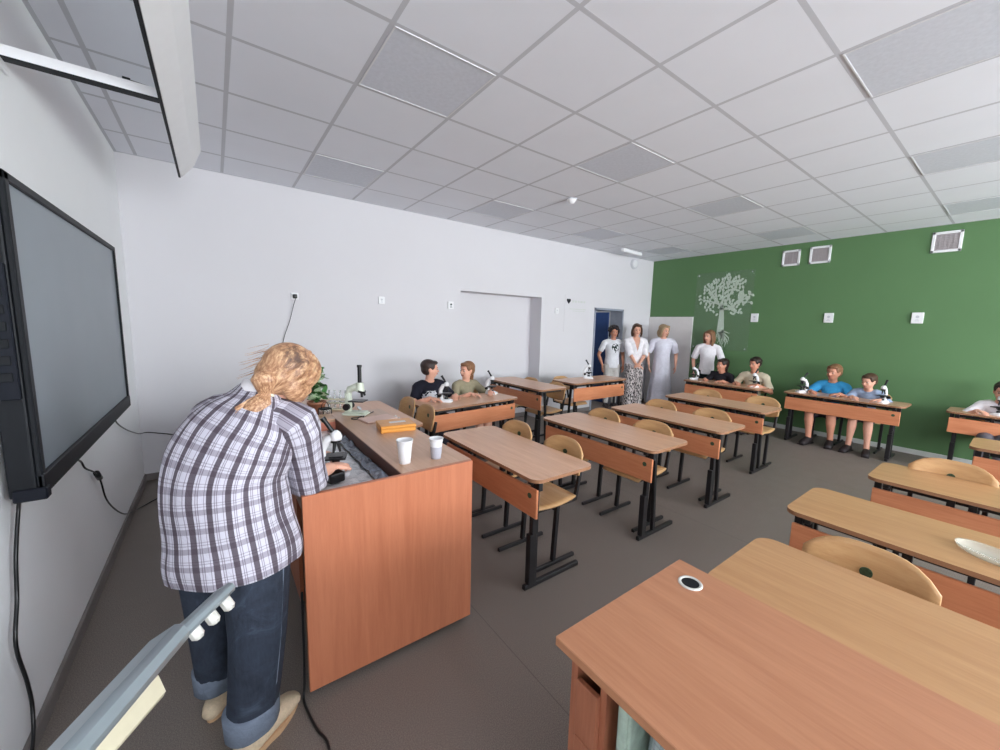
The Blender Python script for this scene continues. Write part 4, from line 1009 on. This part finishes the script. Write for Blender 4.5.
    if shoes:
        for side in (1, -1):
            hp, kn, an, toe = Lg[side]; d = Vector((toe.x-an.x, toe.y-an.y, 0)).normalized(); c = Vector((an.x, an.y, 0)); w = Vector((-d.y, d.x, 0))
            t = B(); t.loft([(c-d*.05*S+Vector((0, 0, .045*S)), .034*S, .038*S), (c+Vector((0, 0, .055*S)), .040*S, .050*S), (c+d*.07*S+Vector((0, 0, .042*S)), .044*S, .040*S), (c+d*.15*S+Vector((0, 0, .028*S)), .040*S, .024*S)], w, 14)
            t.box(-.085*S, .185*S, -.042*S, .042*S, 0, .018*S, .01*S, 2, Matrix.Translation(c) @ Matrix.Rotation(math.atan2(d.y, d.x), 4, 'Z'))
            t.done('shoe', shoes, root, True)
    return root
dn = (0, 0, -1)
def rest(x, yl, yr, z):     # forearms resting on a desk top, palms down
    return {1: ((x, yl, z), (-.3, .6, -.6), dn, (.75, -.6, -.05)), -1: ((x, yr, z), (-.3, -.6, -.6), dn, (.75, .6, -.05))}
# seated children
person('boy in black tee with white print at the desk by the white wall', (2.56, -.70, 0), math.radians(-84), 1.09, 'sit', True, 'skin', 'short', 'hair_dark', (62, 4), 'black_tee', .36, 'shorts_dark', 'trousers', arms=rest(.30, .16, -.17, .735), hs=.90)
person('boy in olive shirt with long neck hair at the white wall desk', (3.07, -.66, 0), math.radians(-84), 1.0, 'sit', True, 'skin', 'mullet', 'hair_light', (-82, 3), 'olive', .40, 'shorts_grey', 'shorts', arms=rest(.30, .15, -.15, .735))
person('girl in dark top sitting in front of the standing woman at the green wall', (7.42, -1.76, 0), PI, 1.0, 'sit', True, 'skin_tan', 'mullet', 'hair_dark', (-25, 3), 'dark_top', .38, 'shorts_dark', 'trousers', arms=rest(.26, .14, -.15, .735))
person('girl in beige top with tied back hair at the green wall', (7.44, -2.25, 0), PI, 1.14, 'sit', True, 'skin_tan', 'bun', 'hair_dark', (-18, 10), 'beige_top', .40, 'shorts_dark', 'trousers', arms=rest(.24, .14, -.16, .735), hs=.84, girth=.88)
person('boy in sky blue tee and dark trainers at the green wall', (7.60, -3.21, 0), PI, 1.06, 'sit', True, 'skin_tan', 'short', 'hair_light', (-14, 4), 'blue_tee', .38, 'shorts_dark', 'shorts', arms=rest(.27, .15, -.17, .735), girth=1.12, legs={1: (.05, -.08, .05), -1: (-.06, 0, -.03)})
person('boy in grey-blue top leaning on the green wall desk', (7.60, -3.61, 0), PI, .94, 'sit', True, 'skin', 'short', 'hair_brown', (-22, 12), 'greyblue', .38, 'shorts_grey', 'shorts', lean=.22, arms=rest(.34, .17, -.10, .735), legs={1: (.03, .02, .05), -1: (0, 0, -.01)})
person('child in white cut off by the right edge of the photo', (7.62, -4.72, 0), PI, .98, 'sit', True, 'skin', 'short', 'hair_dark', (0, 12), 'white_top', .40, 'shorts_grey', 'trousers', lean=.12, arms=rest(.24, .15, -.15, .735))
# standing women
front = {1: ((.20, .03, .90), (-.4, .9, -.2), (0, -.3, -1), (.5, -.85, -.35)), -1: ((.20, -.03, .87), (-.4, -.9, -.2), (0, .3, -1), (.5, .85, -.35))}
person('woman with short dark curly hair and printed white tee in the doorway', (6.72, .00, 0), math.radians(-118), .95, 'stand', False, 'skin_tan', 'curly', 'hair_black', (-5, 8), 'white_tee_print', .34, 'offwhite', 'trousers', girth=1.12)
person('woman in white V-neck blouse and black and white patterned trousers', (6.96, -.34, 0), math.radians(-125), .985, 'stand', False, 'skin', 'bob', 'hair_brown', (-6, 5), 'white_top', .56, 'zebra', 'wide', arms=front, girth=1.12, sleevefit=1.7, vneck=.26)
person('woman in long pale white dress with ash blonde bob', (7.52, -.56, 0), math.radians(-138), .985, 'stand', False, 'skin', 'bob', 'hair_ash', (38, 8), 'dress', .42, 'dress', 'dress', girth=1.18, arms={1: ((.05, .25, .85), (-.5, .3, 0), (0, -1, 0), (.1, 0, -1)), -1: ((.10, -.25, .86), (-.5, -.3, 0), (0, 1, 0), (.2, .1, -1))}, sleevefit=1.6)
person('woman in white tee standing behind the girls at the green wall', (7.64, -1.38, 0), math.radians(-160), .935, 'stand', False, 'skin', 'long', 'hair_light', (-28, 5), 'white_top', .42, 'dark_trs', 'trousers', girth=1.0, sleevefit=1.6)

# ------------------------------------------------------------------ the woman bending over the lab desk (world coordinates)
root = empty('person', 'woman in plaid shirt and rolled jeans bending over the lab desk', 'person', (.62, -3.26, 0))
OFF = Vector((.62, -3.26, 0))
def L(x, y, z): return Vector((x, y, z))-OFF
F = Vector((.70, .71, 0)); S_ = Vector((.71, -.70, 0))             # forward, and to her right
pel = L(.615, -3.25, .84); nk = L(.735, -3.19, 1.27)
shR, shL = L(.815, -3.30, 1.170), L(.590, -3.08, 1.175)
elR, wrR = L(.865, -3.19, .925), L(.985, -3.02, .885); elL, wrL = L(.74, -2.88, .96), L(.94, -2.78, .90)
hdc = L(.818, -3.20, 1.325)
Hm = Matrix.Translation(hdc) @ Matrix(((F.x, -S_.x, 0, 0), (F.y, -S_.y, 0, 0), (0, 0, 1, 0), (0, 0, 0, 1))) @ Matrix.Rotation(math.radians(-4), 4, 'Z') @ Matrix.Rotation(math.radians(34), 4, 'Y')
b = B()
head_parts(Hm, .98, False, 'none', 'hair_straw', root, b, face=True)
for o in list(root.children):
    if o.name.startswith('hair'): bpy.data.objects.remove(o)
mid1 = L(.612, -3.22, 1.0); mid2 = L(.645, -3.20, 1.12)
b.loft([(pel-Vector((0, 0, .08)), .145, .11), (pel, .15, .11), (mid1, .13, .10), (mid2, .14, .085), (nk-Vector((0, 0, .04)), .10, .08)], S_, 20)
b.loft([(nk-Vector((0, 0, .05)), .055, .055), (nk.lerp(hdc, .3), .05, .052), (hdc-Vector((0, 0, .05)), .048, .05)], S_, 14)
b.loft([(mid2+S_*.05, .06, None), (shR, .055, None), (shR.lerp(elR, .5), .046, None), (elR, .038, None), (elR.lerp(wrR, .4), .036, None), (wrR, .025, None)], n=14)
b.loft([(mid2-S_*.05, .06, None), (shL, .055, None), (shL.lerp(elL, .5), .046, None), (elL, .038, None), (elL.lerp(wrL, .4), .036, None), (wrL, .025, None)], n=14)
LEG = {'L': (L(.55, -3.18, .80), L(.545, -3.12, .45), L(.545, -3.06, .10)), 'R': (L(.68, -3.32, .80), L(.668, -3.33, .45), L(.635, -3.335, .10))}
for q in LEG.values(): b.loft([(q[0], .085, None), (q[1], .055, None), (q[2], .036, None)], n=12); b.loft([(q[2]-Vector((0, 0, .05)), .03, .03), (q[2]+F*.10-Vector((0, 0, .065)), .032, .02)], S_, 10)
me = fuse(b, .007, 3); bm = bmesh.new(); bm.from_mesh(me); hb = B(); hb.bm.free(); hb.bm = bm
hand(hb, wrR, (.6, .75, -.15), dn, -1, .95, .7); hand(hb, wrL, (.85, -.4, -.2), dn, 1, .95, .7)
bmesh.ops.recalc_face_normals(bm, faces=bm.faces[:]); bm.to_mesh(me); bm.free(); link_mesh('body', me, 'skin', root, True)
# plaid shirt: torso from hem to collar, with cloth coordinates
from mathutils import noise as mnoise
def wr_(seed, amp):
    def f(a, i, t): return 1+amp*mnoise.noise(Vector((math.cos(a)*2.2, math.sin(a)*2.2, i*.17+seed)))+amp*.5*mnoise.noise(Vector((math.cos(a)*5, math.sin(a)*5, i*.12+seed)))
    return f
keys = [(L(.625, -3.265, .690), .206, .165), (L(.62, -3.255, .78), .200, .165), (L(.612, -3.240, .88), .190, .160), (L(.612, -3.222, 1.0), .190, .155), (L(.642, -3.215, 1.10), .190, .136), (L(.678, -3.210, 1.17), .178, .112), (L(.708, -3.20, 1.225), .132, .086), (L(.728, -3.188, 1.268), .092, .068), (L(.742, -3.182, 1.292), .068, .062)]
rings = []
NS = 40
for i in range(NS+1):
    u = i/NS*(len(keys)-1); j = min(len(keys)-2, int(u)); t = u-j; t2 = t
    a0, a1, a2, a3 = keys[max(j-1, 0)], keys[j], keys[j+1], keys[min(j+2, len(keys)-1)]
    cr = lambda p0, p1, p2, p3: .5*((2*p1)+(p2-p0)*t+(2*p0-5*p1+4*p2-p3)*t*t+(3*p1-p0-3*p2+p3)*t**3)
    rings.append((cr(a0[0], a1[0], a2[0], a3[0]), cr(a0[1], a1[1], a2[1], a3[1]), cr(a0[2], a1[2], a2[2], a3[2])))
b = B(); b.loft(rings, S_, 96, False, False, wr_(2, .055), uvs=(.19, 0, 0), power=2.25)
def sleeve(sp, el, inner, seed, u0):
    r_ = [(inner, .075, .085), (sp, .076, .082), (sp.lerp(el, .3), .070, .074), (sp.lerp(el, .6), .068, .070), (sp.lerp(el, .92), .070, .070), (sp.lerp(el, 1.12), .072, .070)]
    rr2 = []
    for i in range(21):
        u = i/20*5; j = min(4, int(u)); t = u-j; rr2.append((r_[j][0].lerp(r_[j+1][0], t), r_[j][1]*(1-t)+r_[j+1][1]*t, r_[j][2]*(1-t)+r_[j+1][2]*t))
    b.loft(rr2, None, 48, False, False, wr_(seed, .07), uvs=(.072, u0, .01))
sleeve(shR, elR, shR-S_*.07+Vector((0, 0, .01)), 5, .3); sleeve(shL, elL, shL+S_*.07+Vector((0, 0, .01)), 8, .1)
so = b.done('plaid_shirt', 'plaid', root, True, fixn=True); md = so.modifiers.new('thick', 'SOLIDIFY'); md.thickness = .003
# collar
b = B(); cr_ = []
for k in range(33):
    a = 2*PI*k/32; cr_.append(a)
g = []
for k in range(33):
    a = 2*PI*k/32+.0; d_ = S_*math.cos(a)*.066+F*math.sin(a)*.060; c0 = L(.738, -3.185, 1.272); row = []
    for q, (rs, dz) in enumerate(((1.0, .0), (1.0, .030), (1.04, .036), (1.22, .012), (1.30, -.008))): row.append(tuple(c0+d_*rs+Vector((0, 0, dz-.10*(math.sin(a)*.25)))))
    g.append(row)
b.quads(g); co = b.done('collar', M['white_top'], root, True); md = co.modifiers.new('thick', 'SOLIDIFY'); md.thickness = .003
# jeans with turned up cuffs
t = B()
t.loft([(pel-Vector((0, 0, .12)), .165, .125), (pel, .165, .125)], S_, 20)
for k_, wd in (('L', .98), ('R', 1.05)):
    hp, kn, an = LEG[k_]
    t.loft([(hp+Vector((0, 0, .02)), .098*wd, .112), (hp.lerp(kn, .5), .092*wd, .105), (kn, .082*wd, .094), (kn.lerp(an, .5), .076*wd, .086), (an+Vector((0, 0, .04)), .072*wd, .080)], S_, 24, False, True, wr_(3 if k_ == 'L' else 6, .05))
link_mesh('jeans', fuse(t, .006, 2), 'denim', root, True)
for k_ in 'LR':
    hp, kn, an = LEG[k_]; t = B()
    t.loft([(an+Vector((0, 0, .095)), .078, .086), (an+Vector((0, 0, .088)), .083, .091), (an+Vector((0, 0, .01)), .080, .088), (an+Vector((0, 0, .004)), .072, .08)], S_, 28, False, True, wr_(4, .04))
    t.done('jeans_cuff', 'denim_cuff', root, True)
seam = B()
for k_ in 'R':
    hp, kn, an = LEG[k_]
    seam.tube([hp+S_*.100-F*.005+Vector((0, 0, -.06)), hp.lerp(kn, .5)+S_*.094, kn+S_*.084, kn.lerp(an, .5)+S_*.079, an+S_*.075+Vector((0, 0, .12))], .004, 6)
seam.done('side_seam', 'denim_cuff', root, True)
# canvas slip-ons
for k_, ang, c in (('L', math.radians(62), L(.545, -3.055, 0)), ('R', math.radians(40), L(.645, -3.325, 0))):
    d_ = Vector((math.cos(ang), math.sin(ang), 0)); w = Vector((-d_.y, d_.x, 0)); Zv = lambda z: Vector((0, 0, z))
    t = B(); t.loft([(c-d_*.065+Zv(.040), .034, .034), (c-d_*.02+Zv(.046), .042, .042), (c+d_*.05+Zv(.050), .046, .046), (c+d_*.11+Zv(.038), .048, .036), (c+d_*.165+Zv(.026), .038, .022)], w, 20)
    sh_ = t.done('shoe', 'canvas', root, True)
    pts = []
    for k in range(28):
        a = 2*PI*k/28; x = .05+.135*math.cos(a); y = (.050 if math.cos(a) > -.2 else .044)*math.sin(a); pts.append((x, y))
    t = B(); t.poly(pts, 0, .022); t.bm.transform(Matrix.Translation(c) @ Matrix.Rotation(ang, 4, 'Z')); t.done('sole', 'sole', sh_)
# hair gathered in a low ponytail
def HP(x, y, z): return Hm @ Vector((x, y, z))
R3 = Hm.to_3x3()
h = B()
h.ball(HP(-.022, 0, .030), 1, .102, .088, .094, 28, R3); h.ball(HP(-.042, .010, -.012), 1, .078, .080, .078, 24, R3); h.ball(HP(.018, .0, .046), 1, .086, .082, .080, 24, R3)
h.ball(HP(-.01, -.052, -.03), 1, .062, .036, .066, 18, R3); h.ball(HP(-.005, .058, -.035), 1, .066, .038, .07, 18, R3); h.ball(HP(.03, .068, -.03), 1, .045, .026, .085, 18, R3)
rg = random.Random(21)                 # locks swept back to the tie
tie0 = L(.735, -3.262, 1.275)
for k in range(46):
    a = rg.uniform(-2.0, 2.0); u = rg.uniform(-.15, .95); rr_ = math.sqrt(1-u*u)
    st = HP(-.012+.096*math.cos(a)*rr_, .088*math.sin(a)*rr_, .026+.094*u); cen = HP(-.02, 0, .01)
    pts = []
    for i in range(9):
        t_ = i/8; p = st.lerp(tie0, t_); d_ = p-cen; rad = max(d_.length, .090*(1-t_)+.075*t_) if t_ < .85 else d_.length
        pts.append(cen+d_.normalized()*rad)
    h.tube(pts, [.010, .012, .012, .012, .012, .011, .010, .009, .008], 8)
link_mesh('hair', fuse(h, .0045, 2), 'hair_straw', root, True)
h = B(); tie = L(.735, -3.262, 1.275); base = HP(-.10, 0, -.055)
h.loft([(base, .045, .035), (tie, .022, .02), (tie+Vector((-.012, -.022, -.018)), .034, .026), (tie+Vector((-.04, -.028, -.036)), .034, .024), (tie+Vector((-.075, -.022, -.045)), .016, .012), (tie+Vector((-.10, -.012, -.045)), .005, .005)], None, 18)
link_mesh('ponytail', fuse(h, .0045, 2), 'hair_straw', root, True)
h = B(); h.lathe((0, 0, 0), [(.020, -.006), (.026, -.004), (.026, .004), (.020, .006)], 20); h.bm.transform(Matrix.Translation(tie) @ Vector((.5, .6, .4)).to_track_quat('Z', 'Y').to_matrix().to_4x4()); h.done('hair_tie', M['cream'], root, True)
ws = B(); rg = random.Random(4)
for k in range(90):
    a = rg.uniform(-2.6, 2.6); z0 = rg.uniform(-.02, .10)
    p = Vector((-.03+.095*math.cos(a)*1.05, .094*math.sin(a), z0)); n_ = Vector((p.x+.03, p.y, .2*p.z)).normalized()
    q = []; sp_ = rg.uniform(.2, 1.6)
    for i in range(6):
        t_ = i/5; q.append(HP(*(p*.90+n_*(.002+.016*t_*sp_)+Vector((-.015*t_-.05*t_*t_, 0, -.03*t_)))) +Vector((0, 0, -.035*t_*t_)))
    ws.tube(q, [.0009, .0009, .0008, .0007, .0005, .0003], 4)
for k in range(60):
    q = []; a = rg.uniform(-.6, .6); p = base+Vector((rg.uniform(-.02, .02), rg.uniform(-.02, .02), 0))
    for i in range(6): t_ = i/5; q.append(tie+Vector((-.09*t_+rg.uniform(-.004, .004), -.020*t_-.012+.01*a, .012-.05*t_+.02*a)))
    ws.tube(q, [.0012]*5+[.0005], 4)
tag(ws.done('loose_strands', 'hair_straw', root, True), kind='stuff')
for a_, p_ in ((0, 0),):
    b = B()
    for k in range(5): b.cyl(L(.80, -3.37, .70+.06*k), L(.803, -3.376, .70+.06*k), .0045, n=10)
# ------------------------------------------------------------------ stand with the two bars close to the camera
o = empty('metal_stand', 'grey metal stand arm with ribbed white tip and cream bar, bottom left', 'stand', (.24, -4.62, 0))
def A_(x, y, z): return Vector((x-.24, y+4.62, z))
p, m_, q = A_(.595, -3.912, .990), A_(.515, -3.998, .985), A_(.30, -4.40, .985)
b = B(); b.bar(m_, q, .070, .034, .010, .6); b.done('arm', 'greymetal', o, 40)
b = B(); b.bar(p, m_+(q-m_)*.15, .046, .020, .006, .6); b.done('slide', 'greymetal', o, 40)
for k in range(3):
    c0 = p.lerp(m_, .08+.30*k)+Vector((.010, -.014, -.012)); c1 = c0+(m_-p).normalized()*.020; b = B(); b.bar(c0, c1, .020, .034, .006, .6); b.done('rib', 'palemetal', o, 40)
b = B(); b.bar(A_(.466, -3.95, .862), A_(.33, -4.30, .955), .060, .044, .006, .4); b.done('cream_bar', 'cream', o, 40)
b = B(); b.bar(q, A_(.24, -4.60, 1.0), .05); b.bar(A_(.33, -4.30, .965), A_(.24, -4.60, .98), .026); b.done('arm_bracket', 'greymetal', o)
b = B(); b.bar(A_(.24, -4.62, .02), A_(.24, -4.62, 1.06), .05, .05, .006); b.done('upright', 'greymetal', o)
b = B(); b.bar(A_(.08, -4.62, .012), A_(.40, -4.62, .012), .05, .024, .005); b.bar(A_(.24, -4.85, .012), A_(.24, -4.40, .012), .05, .024, .005); b.done('base', 'greymetal', o)
